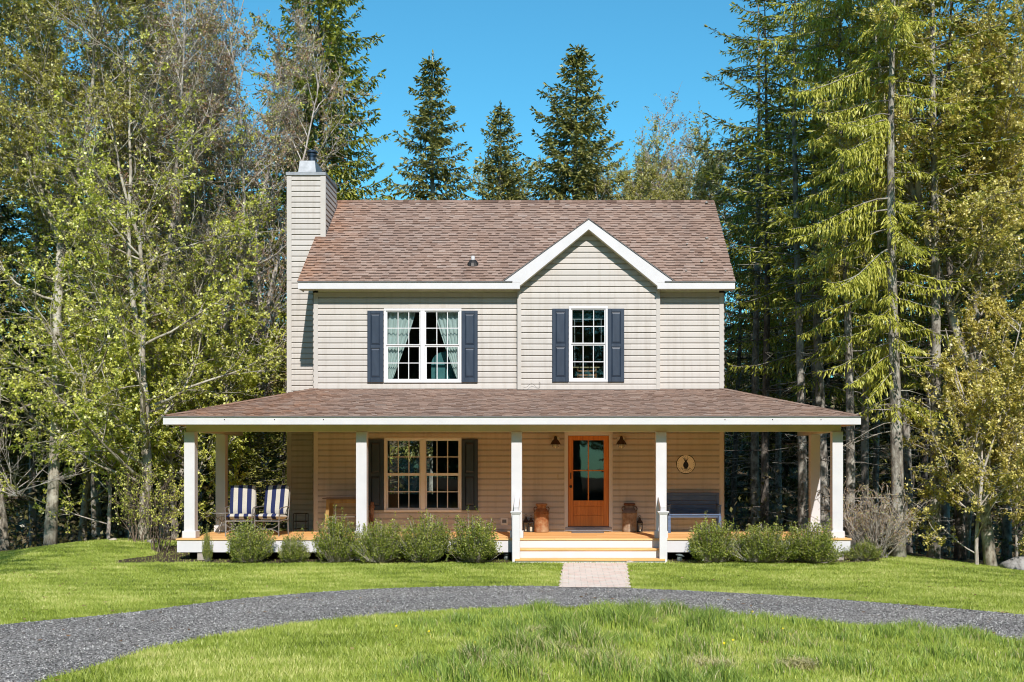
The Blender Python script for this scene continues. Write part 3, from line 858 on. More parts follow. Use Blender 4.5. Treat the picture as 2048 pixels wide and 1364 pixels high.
jit = np.cumsum(nrg.normal(0, .02, (NR, 1)), 0); jit -= np.linspace(0, 1, NR)[:, None]*jit[-1]
FARr = FARr + np.clip(jit, -.06, .06)*np.array([0, 1]); NEARr = NEARr + nrg.normal(0, .018, (NR, 2))
DRIVE = np.vstack([FARr, NEARr[::-1]])
def inside(poly, x, y):
    x = np.asarray(x); y = np.asarray(y); c = np.zeros(x.shape, bool)
    n = len(poly); j = n-1
    for i in range(n):
        xi, yi = poly[i]; xj, yj = poly[j]
        if yi != yj:
            m = ((yi > y) != (yj > y)) & (x < (xj-xi)*(y-yi)/(yj-yi)+xi)
            c ^= m
        j = i
    return c
WALK = np.array([(WX(1127, 22.72), 22.8-D), (WX(1254, 22.72), 22.8-D), (WX(1258.5, 19.3), 18.9-D), (WX(1117, 19.3), 18.95-D)])
WALKC = WALK
LAWNP = np.array([(-40, -30), (-40, -2), (-20, -1.2), (-15, -.6), (-12.7, .1), (-11.6, .7), (-10.4, 1.1), (-9, 1.3), (-7, 1.6), (-5, 1.6), (5, .4), (6.2, .0), (7.9, -.5), (9.9, -1.2), (12, -2), (16, -2.8), (24, -4), (40, -6), (40, -30)], float)

# the forest floor, one sheet to the horizon
def grid_sheet(name, xs, ys, mat, keep=None, dz=0.0):
    X, Y = np.meshgrid(xs, ys); Z = ground_z(X, Y)+dz
    V = np.stack([X.ravel(), Y.ravel(), Z.ravel()], 1)
    nx, ny = len(xs), len(ys)
    i, j = np.meshgrid(np.arange(nx-1), np.arange(ny-1)); b = (j*nx+i).ravel()
    Fc = np.stack([b, b+1, b+nx+1, b+nx], 1)
    if keep is not None:
        c = V[Fc].mean(1); Fc = Fc[keep(c[:, 0], c[:, 1])]
        used, inv = np.unique(Fc, return_inverse=True); V = V[used]; Fc = inv.reshape(Fc.shape)
    return np_mesh(name, V, Fc, mat, smooth=True)
def floor_mat():
    m, nt, out = new_mat('leaf litter')
    v = coords(nt); n1 = noise(nt, v, .9, 6, .7); n2 = noise(nt, v, 14, 6, .75)
    c = ramp(nt, [(.3, (.05, .036, .022)), (.55, (.12, .085, .05)), (.75, (.17, .13, .08))], n2)
    c = mix(nt, ramp(nt, [(.52, (0, 0, 0)), (.7, (1, 1, 1))], n1), c, (.075, .085, .028))
    princ(nt, out, c, 1, .1, 0, n2, .8, .05); return m
xs = np.concatenate([np.linspace(-400, -30, 16)[:-1], np.linspace(-30, 30, 121), np.linspace(30, 400, 16)[1:]])
ys = np.concatenate([np.linspace(-150, -30, 8)[:-1], np.linspace(-30, 40, 141), np.linspace(40, 70, 31)[1:], np.linspace(70, 500, 16)[1:]])
tag(link('ground', grid_sheet('ground', xs, ys, floor_mat())), kind='structure')
def lawn_mat():
    m, nt, out = new_mat('mown turf')
    v = coords(nt); n1 = noise(nt, v, .55, 5, .6); n2 = noise(nt, v, 30, 5, .8)
    c = ramp(nt, [(.3, (.17, .24, .02)), (.5, (.28, .36, .04)), (.68, (.42, .46, .09))], n1)
    k = ramp(nt, [(.3, (.5, .5, .5)), (.7, (1.35, 1.35, 1.3))], n2)
    princ(nt, out, mix(nt, 1, c, k, 'MULTIPLY'), .95, .1, 0, n2, .8, .04); return m
FOOT = (DXL+.05, DXR-.05, DY+.05)
tag(link('lawn', grid_sheet('lawn', np.arange(-32, 32.01, .16), np.arange(-29, 1.6, .16), lawn_mat(), lambda x, y: inside(LAWNP, x, y), .004)), kind='structure')
# planting bed soil along the porch
def soil_mat():
    m, nt, out = new_mat('planting bed soil'); v = coords(nt); n = noise(nt, v, 22, 6, .75)
    princ(nt, out, ramp(nt, [(.3, (.035, .025, .018)), (.6, (.10, .072, .05)), (.75, (.20, .16, .11))], n), 1, .1, 0, n, .8, .04); return m
def bed_keep(x, y):
    e = .12*np.sin(x*2.3)+.07*np.sin(x*6.1+1)
    front = -3.12+e
    s = (y > front) & (y < .5) & (x > -8.7+.2*np.sin(y*3)) & (x < 6.55+.2*np.sin(y*3))
    return s & ~((x > SX0-.05) & (x < SX1+.05) & (y < DY-.05))
tag(link('planting_bed', grid_sheet('planting_bed', np.arange(-9.2, 7.0, .07), np.arange(-3.5, .6, .07), soil_mat(), bed_keep, .010)), kind='structure')

def gravel_mat():
    m, nt, out = new_mat('crushed stone')
    v = coords(nt)
    vo = N(nt, 'ShaderNodeTexVoronoi'); vo.inputs['Scale'].default_value = 56; nt.links.new(v, vo.inputs['Vector'])
    bw = N(nt, 'ShaderNodeRGBToBW'); nt.links.new(vo.outputs['Color'], bw.inputs[0])
    c = ramp(nt, [(.2, (.08, .077, .074)), (.45, (.22, .21, .20)), (.7, (.40, .385, .37)), (.9, (.66, .64, .62))], bw.outputs[0])
    n = noise(nt, v, .8, 4, .6)
    c = mix(nt, 1, c, ramp(nt, [(.35, (.78, .78, .79)), (.65, (1.18, 1.15, 1.13))], n), 'MULTIPLY')
    at_ = N(nt, 'ShaderNodeAttribute', attribute_name='tone'); n3 = noise(nt, v, 1.7, 5, .65)
    mu = N(nt, 'ShaderNodeMath', operation='MULTIPLY'); nt.links.new(at_.outputs['Fac'], mu.inputs[0]); nt.links.new(n3, mu.inputs[1])
    c = mix(nt, mu.outputs[0], c, mix(nt, .6, c, (.36, .335, .31)))
    b = N(nt, 'ShaderNodeMath', operation='SUBTRACT'); b.inputs[0].default_value = 1; nt.links.new(vo.outputs['Distance'], b.inputs[1])
    princ(nt, out, c, .95, .15, 0, b.outputs[0], 1.0, .03); return m
K = 25
uu = np.linspace(0, 1, K)
V = (FARr[:, None, :]*(1-uu)[None, :, None]+NEARr[:, None, :]*uu[None, :, None]).reshape(-1, 2)
Zd = ground_z(V[:, 0], V[:, 1])+.010
i, j = np.meshgrid(np.arange(K-1), np.arange(NR-1)); b = (j*K+i).ravel()
Fd = np.stack([b, b+1, b+K+1, b+K], 1)
uf = (i.ravel()+.5)/(K-1)
TRK = np.exp(-((uf-.27)/.085)**2)+np.exp(-((uf-.73)/.085)**2)
tag(link('gravel_drive', np_mesh('gravel_drive', np.column_stack([V, Zd]), Fd[:, ::-1], gravel_mat(), TRK, smooth=True)), kind='structure')
# loose stones lying on the drive
ns = 80000
ti = nrg.uniform(.12, .88, ns); ui = np.clip(nrg.beta(.95, .95, ns), .0, 1)
fi = ti*(NR-1); i0 = fi.astype(int); w = (fi-i0)[:, None]
pf_ = FARr[i0]*(1-w)+FARr[i0+1]*w; pn_ = NEARr[i0]*(1-w)+NEARr[i0+1]*w
XYs = pf_*(1-ui)[:, None]+pn_*ui[:, None]
szs = nrg.uniform(.006, .016, ns)
base = np.array([(1, 0, 0), (-.4, .9, 0), (-.5, -.8, 0), (0, 0, 1), (0, 0, -.6)], float)
ang = nrg.uniform(0, 2*PI, ns); ca, sa = np.cos(ang), np.sin(ang)
Vs = np.empty((ns, 5, 3))
J = base[None]*nrg.uniform(.6, 1.3, (ns, 5, 1))*szs[:, None, None]
Vs[..., 0] = J[..., 0]*ca[:, None]-J[..., 1]*sa[:, None]+XYs[:, 0:1]; Vs[..., 1] = J[..., 0]*sa[:, None]+J[..., 1]*ca[:, None]+XYs[:, 1:2]
Vs[..., 2] = J[..., 2]*.75+(ground_z(XYs[:, 0], XYs[:, 1])+.012)[:, None]
ft = np.array([(0, 1, 3), (1, 2, 3), (2, 0, 3), (1, 0, 4), (2, 1, 4), (0, 2, 4)])
Fs = (np.arange(ns)[:, None, None]*5+ft[None]).reshape(-1, 3)
M['stone'] = m_tone('gravel stones', [(0, (.05, .048, .046)), (.4, (.19, .18, .173)), (.75, (.40, .385, .37)), (1, (.70, .68, .66))], .9, .2, 60, .2)
tag(link('loose_gravel', np_mesh('loose_gravel', Vs.reshape(-1, 3), Fs, M['stone'], np.repeat(nrg.random(ns), 6))), kind='stuff')
# brick walk
def walk_mat():
    m, nt, out = new_mat('pink brick pavers')
    v = coords(nt)
    br = N(nt, 'ShaderNodeTexBrick'); nt.links.new(v, br.inputs['Vector'])
    br.inputs['Scale'].default_value = 1.0; br.inputs['Brick Width'].default_value = .21; br.inputs['Row Height'].default_value = .105; br.inputs['Mortar Size'].default_value = .006
    br.inputs['Color1'].default_value = (.76, .54, .45, 1); br.inputs['Color2'].default_value = (.72, .61, .53, 1); br.inputs['Mortar'].default_value = (.42, .36, .30, 1)
    n = noise(nt, v, 3.2, 5, .6); n2 = noise(nt, v, 60, 3, .6)
    c = mix(nt, ramp(nt, [(.4, (0, 0, 0)), (.7, (.75, .75, .75))], n), br.outputs[0], (.78, .70, .62))
    c = mix(nt, 1, c, ramp(nt, [(.3, (.85, .85, .85)), (.7, (1.1, 1.1, 1.1))], n2), 'MULTIPLY')
    princ(nt, out, c, .9, .15, 0, br.outputs[1], -.4, .006); return m
wv = []; nu, nv = 9, 24
for jj in range(nv):
    t = jj/(nv-1)
    l = WALKC[0]*(1-t)+WALKC[3]*t; r = WALKC[1]*(1-t)+WALKC[2]*t
    for ii in range(nu):
        q = l*(1-ii/(nu-1))+r*ii/(nu-1); wv.append((q[0]+(.02*math.sin(jj*2.1) if ii in (0, nu-1) else 0), q[1], gz(*q)+.022))
i, j = np.meshgrid(np.arange(nu-1), np.arange(nv-1)); b = (j*nu+i).ravel()
tag(link('brick_walk', np_mesh('brick_walk', np.array(wv), np.stack([b+nu, b+nu+1, b+1, b], 1), walk_mat(), smooth=True)), kind='structure')

# ------------------------------------------------------------------ grass blades
def vis(x, y, mx=90):
    d = y+D; px = CX+F*x/np.maximum(d, .1)
    return (px > -mx) & (px < 2048+mx) & (d > 9.3)
def patch(x, y, s=1.0):
    return .5+.25*(np.sin(x*1.3*s+1.7*np.sin(y*.9*s))+np.sin(y*2.1*s+1.3*np.sin(x*1.7*s+.5)))*.8+.12*np.sin(x*5.1*s+y*3.3*s)
def blades(x, y, h, w, tone, lean, mat, name, segs=1):
    n = len(x); z = ground_z(x, y)
    a = nrg.uniform(0, 2*PI, n); l = lean*h
    b = nrg.uniform(-.5, .5, n)+a*0           # blade faces roughly across the view with scatter
    ux, uy = np.cos(b*2.2), np.sin(b*2.2)
    lx, ly = np.cos(a)*l, np.sin(a)*l
    if segs == 1:
        V = np.empty((n, 3, 3))
        V[:, 0] = np.stack([x-ux*w/2, y-uy*w/2, z], 1); V[:, 1] = np.stack([x+ux*w/2, y+uy*w/2, z], 1)
        V[:, 2] = np.stack([x+lx, y+ly, z+h], 1)
        Fc = np.arange(n*3).reshape(n, 3); tn = tone
    else:
        V = np.empty((n, 5, 3))
        V[:, 0] = np.stack([x-ux*w/2, y-uy*w/2, z], 1); V[:, 1] = np.stack([x+ux*w/2, y+uy*w/2, z], 1)
        mx, my, mz = x+lx*.3, y+ly*.3, z+h*.6
        V[:, 2] = np.stack([mx+ux*w*.4, my+uy*w*.4, mz], 1); V[:, 3] = np.stack([mx-ux*w*.4, my-uy*w*.4, mz], 1)
        V[:, 4] = np.stack([x+lx, y+ly, z+h*(1-.25*lean)], 1)
        k = np.arange(n)[:, None]*5
        Fc = np.concatenate([k+[[0, 1, 2]], k+[[0, 2, 3]], k+[[3, 2, 4]]], 1).reshape(-1, 3); tn = np.repeat(tone, 3)
    return tag(link(name, np_mesh(name, V.reshape(-1, 3), Fc, mat, np.clip(tn, 0, 1))), kind='stuff')
n = 900000
x = nrg.uniform(-14.5, 12.5, n); y = nrg.uniform(9.4-D, 1.2, n)
m = vis(x, y) & inside(LAWNP, x, y); x, y = x[m], y[m]
js = np.where(nrg.random(len(x)) < .06, .17, .035)
xe, ye = x+nrg.normal(0, 1, len(x))*js, y+nrg.normal(0, 1, len(x))*js
m = ~inside(DRIVE, xe, ye) & ~inside(WALKC, xe, ye) & ~((x > DXL) & (x < DXR) & (y > DY+.1)) & ~((x > SX0) & (x < SX1) & (y > DY-2*run-.05))
bed = bed_keep(xe, ye) & (nrg.random(len(x)) > .10)
bare = (np.hypot((x-WX(1112, 21.6)), (y-(21.6-D))*.8) < .22) & (nrg.random(len(x)) > .2)
m &= ~bed & ~bare
x, y = x[m], y[m]
isl = inside(NEARr, x, y)
dd = y+D
tone = .50+.52*(patch(x, y)-.5)+.28*(patch(x+7, y*1.6, 3.1)-.5)+.07*np.sin(y*9+np.sin(x*.7)*2)+nrg.normal(0, .20, len(x))+.06*smooth(20, 15, dd)
tone = tone+.35*((np.sin(x*2.9+4*np.sin(y*1.1))*np.sin(y*4.3+3*np.sin(x*.9)) > .78) & (nrg.random(len(x)) < .5))
h = nrg.uniform(.022, .05, len(x))*(1+.5*isl)*np.where((dd > 19) & (dd < 19.6), 1.1, 1)
blades(x, y, h, .007+.00035*dd, tone, nrg.uniform(.2, .9, len(x)), M['grass'], 'mown_grass')
# rough, taller grass on the island inside the drive
n = 230000
x = nrg.uniform(-5.2, 6.2, n); y = nrg.uniform(9.4-D, 16.4-D, n)
px = CX+F*x/(y+D)
cl = .5+.5*np.sin(x*3.1+1.2*np.sin(y*2.7))*np.sin(y*3.7+1.5*np.sin(x*2.3))+.35*np.sin(x*7.7+y*5.1)
edge = smooth(0.0, 1.1, 16.2-.055*(x-.2)**2-(y+D))
tall = smooth(740, 1050, px+70*np.sin(y*2)) * (1-.45*smooth(1300, 1550, px))*np.clip(-.25+1.25*cl, .0, 1.3)*(.35+.65*edge)
xe, ye = x+nrg.normal(0, .03, n), y+nrg.normal(0, .03, n)
m = vis(x, y) & inside(NEARr, xe, ye) & (nrg.random(n) < .25+.75*np.clip(tall, 0, 1)) & (px > 700+100*nrg.random(n))
x, y, tall = x[m], y[m], tall[m]
h = (.05+.22*tall)*nrg.uniform(.45, 1.15, len(x))
tone = .60-.26*np.clip(tall, 0, 1)+.22*(patch(x, y, 1.7)-.5)+nrg.normal(0, .14, len(x)); dry = nrg.random(len(x)) < .07+.20*(patch(x, y, .8) > .66)
tone = np.where(dry, nrg.uniform(.85, 1, len(x)), np.clip(tone, 0, .82))
blades(x, y, h, nrg.uniform(.006, .012, len(x)), tone, nrg.uniform(.1, .75, len(x)), M['tallgrass'], 'rough_grass', 2)
# pale dead grass tufts
sx, sy = [], []
for px, py, r in ((1104, 1310, .22), (1085, 1275, .15), (1280, 1250, .14), (1180, 1330, .2), (1420, 1345, .2), (1600, 1345, .15)):
    d = 2*F/(py-CY); q = nrg.normal(0, r*.6, (700, 2)); sx.append(WX(px, d)+q[:, 0]); sy.append(d-D+q[:, 1])
sx, sy = np.concatenate(sx), np.concatenate(sy)
blades(sx, sy, nrg.uniform(.03, .16, len(sx)), nrg.uniform(.006, .012, len(sx)), nrg.uniform(.88, 1, len(sx)), nrg.uniform(.8, 2.0, len(sx)), M['tallgrass'], 'dead_grass', 2)
# a scatter of last year's leaves on the lawn and drive edges
n = 420
x = nrg.uniform(-10, 9, n); y = nrg.uniform(10-D, 0, n); m = vis(x, y) & ~bed_keep(x, y) & ~inside(WALKC, x, y) & ~((x > DXL) & (x < DXR) & (y > -2.6)) & inside(LAWNP, x, y); x, y = x[m], y[m]; n = len(x)
a = nrg.uniform(0, 6.28, n); l = nrg.uniform(.02, .045, n); z = ground_z(x, y)+nrg.uniform(.02, .04, n)
V = np.stack([np.stack([x+np.cos(a+q)*l*k_, y+np.sin(a+q)*l*k_, z+nrg.uniform(-.008, .012, n)], 1) for q, k_ in ((0, 1), (1.57, .6), (3.14, 1), (4.71, .6))], 1)
M['litter'] = m_tone('dead leaves', [(0, (.12, .06, .03)), (.6, (.28, .16, .08)), (1, (.45, .32, .18))], .9, .1, 40, .2)
tag(link('fallen_leaves', np_mesh('fallen_leaves', V.reshape(-1, 3), np.arange(n*4).reshape(n, 4), M['litter'], nrg.random(n))), kind='stuff')
# ================================================================ THINGS ON AND AROUND THE PORCH
def at(px, py_floor, z=DECKZ):
    d = (ZC-z)*F/(py_floor-CY); return Vector((WX(px, d), d-D, z))
pr_ = random.Random(3)
# wall lamps ---------------------------------------------------------------
def wall_lamp(px, label):
    x, z = WX(px, 25.85), WZ(884, 25.85)
    t = thing('wall_lamp', label, 'wall lamp', (x, -.03, z), 'barn lamps either side of the front door')
    b = MB(); b.bbox(-.085, .085, -.018, .005, -.11, .12, .03); b.build('backplate', M['vinylwhite'], t)
    a = MB(); a.tube([(0, -.02, .06), (0, -.10, .115), (0, -.17, .10), (0, -.175, .07)], .012, 8); a.build('arm', M['darkmetal'], t, smooth=True)
    s = MB(); s.lathe([(.02, .13), (.035, .10), (.04, .06), (.07, .03), (.115, -.045), (.118, -.055), (.10, -.045), (.03, .03)], (0, -.17, 0), 20); s.build('lamp_shade', M['darkmetal'], t, smooth=False)
    g = MB(); g.lathe([(.03, 0), (.055, -.06), (.06, -.09), (.045, -.125), (.01, -.135)], (0, -.17, 0), 14); g.build('globe', m_simple('frosted lamp glass', (.62, .55, .42), rough=.25, spec=.5), t, smooth=True)
    c = MB()
    for k in range(6):
        an = k*PI/3; c.tube([(.058*math.cos(an), -.17+.058*math.sin(an), -.04), (.07*math.cos(an), -.17+.07*math.sin(an), -.09), (.03*math.cos(an), -.17+.03*math.sin(an), -.14)], .004, 4)
    c.build('cage', M['darkmetal'], t)
wall_lamp(1111, 'dark cone shaded wall lamp between white post and left side of door')
wall_lamp(1242.5, 'dark cone shaded wall lamp right of the door')
# welcome sign ---------------------------------------------------------------
sx, sz, sr = WX(1371.7, 25.96), WZ(928.4, 25.96), .203
t = thing('welcome_sign', 'round cream welcome plaque with black pineapple hung above the blue bench', 'sign', (sx, -.02, sz))
def disc(mb, r, y0, y1, n=40):
    mb.prism([(r*math.cos(2*PI*k/n), r*math.sin(2*PI*k/n)) for k in range(n)], y0, y1)
b = MB(); disc(b, sr+.012, -.014, .004); b.build('rim', M['darkmetal'], t)
b = MB(); disc(b, sr-.004, -.020, -.013); b.build('plaque', m_simple('cream painted plaque', (.82, .78, .68), (.78, .73, .62), 6, rough=.5), t)
blk = m_simple('black sign paint', (.012, .014, .03), (.02, .02, .03), rough=.5)
b = MB()
body = [(.058*1.0*math.sin(a)*(1.05 if math.cos(a) < .3 else 1-.25*(math.cos(a)-.3)), -.012-.082*-math.cos(a)*-1) for a in np.linspace(0, 2*PI, 28, endpoint=False)]
body = [(x, z) for x, z in body][::-1]
b.prism([(.06*math.cos(a)*(1-.22*max(0, math.sin(a))), -.014+.082*math.sin(a)) for a in np.linspace(0, 2*PI, 28, endpoint=False)], -.024, -.019)
for ax, l in ((-.055, .085), (-.035, .10), (0, .09), (.035, .10), (.055, .085)):
    b.prism([(ax*.15-.008, .055), (ax*.15+.008, .055), (ax*1.1+.002, .055+l), (ax*1.1-.004, .055+l*.96)], -.0235, -.0195)
for k in (-1, 0, 1): b.prism([(k*.025-.012, -.105), (k*.025+.012, -.105), (k*.025+.008, -.088), (k*.025-.008, -.088)], -.0235, -.0195)
b.build('pineapple_motif', blk, t)
def letter_mesh(ch, size):
    cu = bpy.data.curves.new('letter', 'FONT'); cu.body = ch; cu.size = size; cu.align_x = 'CENTER'; cu.extrude = .0015
    ob = bpy.data.objects.new('letter', cu); COL.objects.link(ob)
    dg = bpy.context.evaluated_depsgraph_get(); me = bpy.data.meshes.new_from_object(ob.evaluated_get(dg))
    bpy.data.objects.remove(ob); return me
bm = bmesh.new()
word = 'WELCOME'
for i, c in enumerate(word):
    a = R(-90 + (i-3)*15.5)
    me = letter_mesh(c, .052)
    rr = .148
    mt = Matrix.Translation((rr*math.cos(a), -.0215, rr*math.sin(a))) @ Matrix.Rotation(-(a+PI/2), 4, 'Y') @ Matrix.Rotation(PI/2, 4, 'X')
    me.transform(mt); bm.from_mesh(me); bpy.data.meshes.remove(me)
# small illegible marks round the border
for k in range(26):
    a = R(118 - k*13.2) if k < 13 else R(118 - k*13.2)
    if -128 < math.degrees(a) < -52 and False: continue
    r0, r1 = .166, .184; w = R(pr_.uniform(1.6, 3.0))
    vs = [bm.verts.new((r*math.cos(q), -.0215, r*math.sin(q))) for r, q in ((r0, a-w), (r1-pr_.uniform(0, .008), a-w*.3), (r1, a+w), (r0+pr_.uniform(0, .006), a+w*.4))]
    bm.faces.new(vs)
me = bpy.data.meshes.new('lettering'); bm.to_mesh(me); bm.free(); me.materials.append(blk)
link('lettering', me, t)
# doormat ---------------------------------------------------------------
b = MB(); x0, x1 = WX(1143, 25.5), WX(1208, 25.5)
b.bbox(x0, x1, -.62, -.13, DECKZ+.002, DECKZ+.016, .004)
tag(b.build('doormat', m_simple('grey woven mat', (.20, .17, .15), (.13, .11, .10), 60, rough=1)), 'flat grey doormat lying before the front door', 'doormat')
# milk cans ---------------------------------------------------------------
def rust_mat(name, a, b_, c, pale):
    m, nt, out = new_mat(name); v = coords(nt); n = noise(nt, v, 9, 7, .7); n2 = noise(nt, v, 3.0, 4, .6)
    col = ramp(nt, [(.3, a), (.48, b_), (.62, c), (.75, pale)], n)
    col = mix(nt, ramp(nt, [(.45, (0, 0, 0)), (.65, (.6, .6, .6))], n2), col, pale)
    princ(nt, out, col, .75, .3, .1, n, .3, .006); return m
def milk_can(px, py, mat, shoulder, label, sc=1.0):
    p = at(px, py)
    t = thing('milk_can', label, 'milk can', p, 'old milk cans flanking the front door', rz=pr_.uniform(-.3, .3), sc=sc)
    b = MB(); b.lathe([(.145, 0), (.16, .01), (.162, .05), (.158, .06), (.158, .385), (.166, .39), (.166, .415), (.158, .42)], n=28); b.build('can_body', mat, t, smooth=False)
    s = MB(); s.lathe([(.160, .42), (.155, .45), (.125, .505), (.10, .53), (.098, .575), (.11, .58)], n=28); s.build('shoulder', shoulder, t, smooth=True)
    l = MB(); l.lathe([(.09, .575), (.122, .59), (.128, .60), (.128, .622), (.11, .632), (.05, .628), (.0, .626)], n=28); l.build('lid', shoulder if shoulder is mat else rustd, t)
    for sx in (-1, 1):
        h = MB(); h.tube([(sx*.105, 0, .55), (sx*.15, 0, .555), (sx*.168, 0, .52), (sx*.162, 0, .475), (sx*.15, 0, .455)], .010, 7); h.build('handle', rustd, t, smooth=True)
rustd = rust_mat('dark rust', (.05, .025, .018), (.10, .04, .022), (.14, .055, .03), (.20, .10, .06))
rust1 = rust_mat('orange rust', (.16, .055, .02), (.28, .11, .04), (.36, .19, .09), (.46, .33, .20))
rust2 = rust_mat('pale rust', (.15, .085, .055), (.26, .17, .11), (.34, .26, .19), (.42, .36, .29))
shg = rust_mat('grey zinc shoulder', (.10, .085, .085), (.14, .125, .13), (.17, .155, .16), (.22, .19, .18))
milk_can(1083, 1064.5, rust1, rust1, 'orange rusted milk can left of the front door beside black lanterns')
milk_can(1259, 1063.5, rust2, shg, 'pale milk can with grey shoulder and rusty lid right of the front door')
# lanterns ---------------------------------------------------------------
def lantern(px, py, label, h=.33, w=.13, rz=0.0):
    p = at(px, py); t = thing('lantern', label, 'lantern', p, 'black candle lanterns on the porch', rz=rz)
    f = MB(); a = w/2; hb = h*.58
    f.bbox(-a, a, -a, a, 0, .018, .004); f.bbox(-a, a, -a, a, hb, hb+.014, .004)
    for sx in (-1, 1):
        for sy in (-1, 1): f.box(sx*a-(.012 if sx > 0 else 0), sx*a+(.012 if sx < 0 else 0), sy*a-(.012 if sy > 0 else 0), sy*a+(.012 if sy < 0 else 0), .018, hb)
    f.build('frame', M['darkmetal'], t)
    r = MB()
    for k in range(4):
        c = [(-a*1.1, -a*1.1), (a*1.1, -a*1.1), (a*1.1, a*1.1), (-a*1.1, a*1.1)]
        (x0, y0), (x1, y1) = c[k], c[(k+1) % 4]
        r.poly([(x0, y0, hb+.014), (x1, y1, hb+.014), (x1*.3, y1*.3, h*.84), (x0*.3, y0*.3, h*.84)])
        r.poly([(x0*.3, y0*.3, h*.84), (x1*.3, y1*.3, h*.84), (x1*.36, y1*.36, h*.89), (x0*.36, y0*.36, h*.89)]); r.poly([(x0*.36, y0*.36, h*.89), (x1*.36, y1*.36, h*.89), (0, 0, h*.96)])
    r.build('roof', M['darkmetal'], t)
    g = MB(); g.tube([(.025*math.cos(q), 0, h*.955+.022+.022*math.sin(q)) for q in np.linspace(0, 2*PI, 12, endpoint=False)], .004, 5, closed=True); g.build('ring', M['darkmetal'], t)
    c = MB(); c.lathe([(.028, .018), (.028, .11), (.004, .113), (.003, .125)], n=14); c.build('candle', m_simple('ivory candle', (.62, .55, .42), rough=.5), t)
lantern(1052, 1063.4, 'tall black lantern beside the white post left of the orange can', .35, .12, .2)
lantern(1062, 1064.2, 'black lantern with candle touching the orange rusted can', .34, .125, -.1)
lantern(1279.5, 1063.4, 'small black lantern right of the pale milk can', .33, .115, .1)
# bench ---------------------------------------------------------------
bx0, bx1 = WX(1334, 25.62), WX(1441, 25.62)
def bench_mat():
    m, nt, out = new_mat('worn blue paint'); v = coords(nt, (1, 1, 5)); n = noise(nt, v, 3.2, 7, .7)
    c = ramp(nt, [(.3, (.065, .105, .19)), (.55, (.10, .155, .275)), (.66, (.15, .19, .27)), (.74, (.22, .12, .08))], n)
    princ(nt, out, c, .7, .25, 0, n, .25, .005); return m
bmat = bench_mat()
t = thing('bench', 'weathered blue painted plank bench against the wall under the round sign', 'bench', ((bx0+bx1)/2, -.34, DECKZ))
hw = (bx1-bx0)/2; zb = lambda py: WZ(py, 25.75)-DECKZ
bk = MB(); yb = .20
for a_, c_ in ((1000.5, 990.5), (1009, 1001.2), (1016.5, 1009.7), (1026.5, 1017)):
    bk.bbox(-hw+.06, hw-.07, yb-.012, yb+.012, zb(a_), zb(c_), .004)
bk.bbox(-hw, hw, yb-.03, yb+.035, zb(990), zb(985.5), .006)
bk.build('backrest', bmat, t)
se = MB(); se.bbox(-hw+.03, hw-.02, -.22, yb-.02, zb(1030), zb(1026.8), .006); se.build('seat', bmat, t)
ap = MB(); ap.bbox(-hw+.06, hw-.07, -.19, -.165, zb(1034), zb(1030.2), .004); ap.build('apron', bmat, t)
for sx in (-1, 1):
    for y0, y1, z1 in ((yb-.0, yb+.03, zb(990.2)), (-.20, -.13, zb(1030.2))):
        l = MB(); xa = sx*(hw-.035); l.bbox(xa-.03, xa+.03, y0-.02, y1+.0, 0, z1, .005); l.build('leg', bmat, t)
    a_ = MB(); xa = sx*(hw-.035); a_.bbox(xa-.035, xa+.035, -.21, yb-.022, zb(1012), zb(1009), .005); a_.build('armrest', bmat, t)
    q = MB(); q.bbox(xa-.025, xa+.025, -.20, -.15, zb(1026.5), zb(1012.2), .004); q.build('arm_support', bmat, t)
# side table against the wall ---------------------------------------------------------------
wood = m_simple('weathered yellow wood', (.38, .25, .085), (.22, .13, .05), 7, (1, 1, .4), .75, bstr=.4, bdist=.01)
topm = m_simple('dark aged board', (.13, .10, .075), (.20, .16, .12), 6, (.5, 3, 3), .8)
tx0, tx1 = WX(648.5, 25.55), WX(730, 25.55)
t = thing('wooden_table', 'rustic yellow wooden side table with dark top and splayed legs', 'table', ((tx0+tx1)/2, -.42, DECKZ))
hw = (tx1-tx0)/2; H = WZ(996, 25.4)-DECKZ
b = MB(); b.bbox(-hw, hw, -.26, .24, H-.028, H, .008); b.build('tabletop', topm, t)
b = MB(); b.bbox(-hw+.08, hw-.06, -.215, -.185, H-.11, H-.03, .004); b.bbox(-hw+.08, hw-.06, .165, .195, H-.11, H-.03, .004); b.build('apron', wood, t)
for sx in (-1, 1):
    for sy in (-1, 1):
        l = MB(); l.bar((sx*(hw-.12), sy*.19, H-.10), (sx*(hw-.07), sy*.21, .0), .075, .05, up=(0, 1, 0)); l.build('leg', wood, t)
b = MB(); b.bbox(-hw+.13, hw-.13, -.18, .17, .335, .36, .005); b.build('shelf', topm, t)
# bark slab leaning by the window ---------------------------------------------------------------
sl = MB(); p0 = at(742, 1064); n = 14; px_ = []
for i in range(n):
    z = DECKZ+.003+i/(n-1)*.66; w = .050+.010*math.sin(i*1.9)+.004*pr_.random(); px_.append((z, w))
for i in range(n-1):
    (za, wa), (zc, wc) = px_[i], px_[i+1]; ya = -.22+.17*(za-DECKZ)/.66; yc = -.22+.17*(zc-DECKZ)/.66
    q = lambda x, y, z: (p0.x+x, y, z)
    A = [q(-wa, ya, za), q(-wa*.3, ya-.035, za), q(wa*.6, ya-.03, za), q(wa, ya, za), q(0, ya+.02, za)]; C = [q(-wc, yc, zc), q(-wc*.3, yc-.035, zc), q(wc*.6, yc-.03, zc), q(wc, yc, zc), q(0, yc+.02, zc)]
    for k in range(5): sl.poly([A[k], A[(k+1) % 5], C[(k+1) % 5], C[k]], pr_.random())
sl.poly(C)
sl = sl.build('bark_slab', bark_mat('reddish bark', (.07, .03, .02), (.20, .09, .055), (.38, .25, .18), 12))
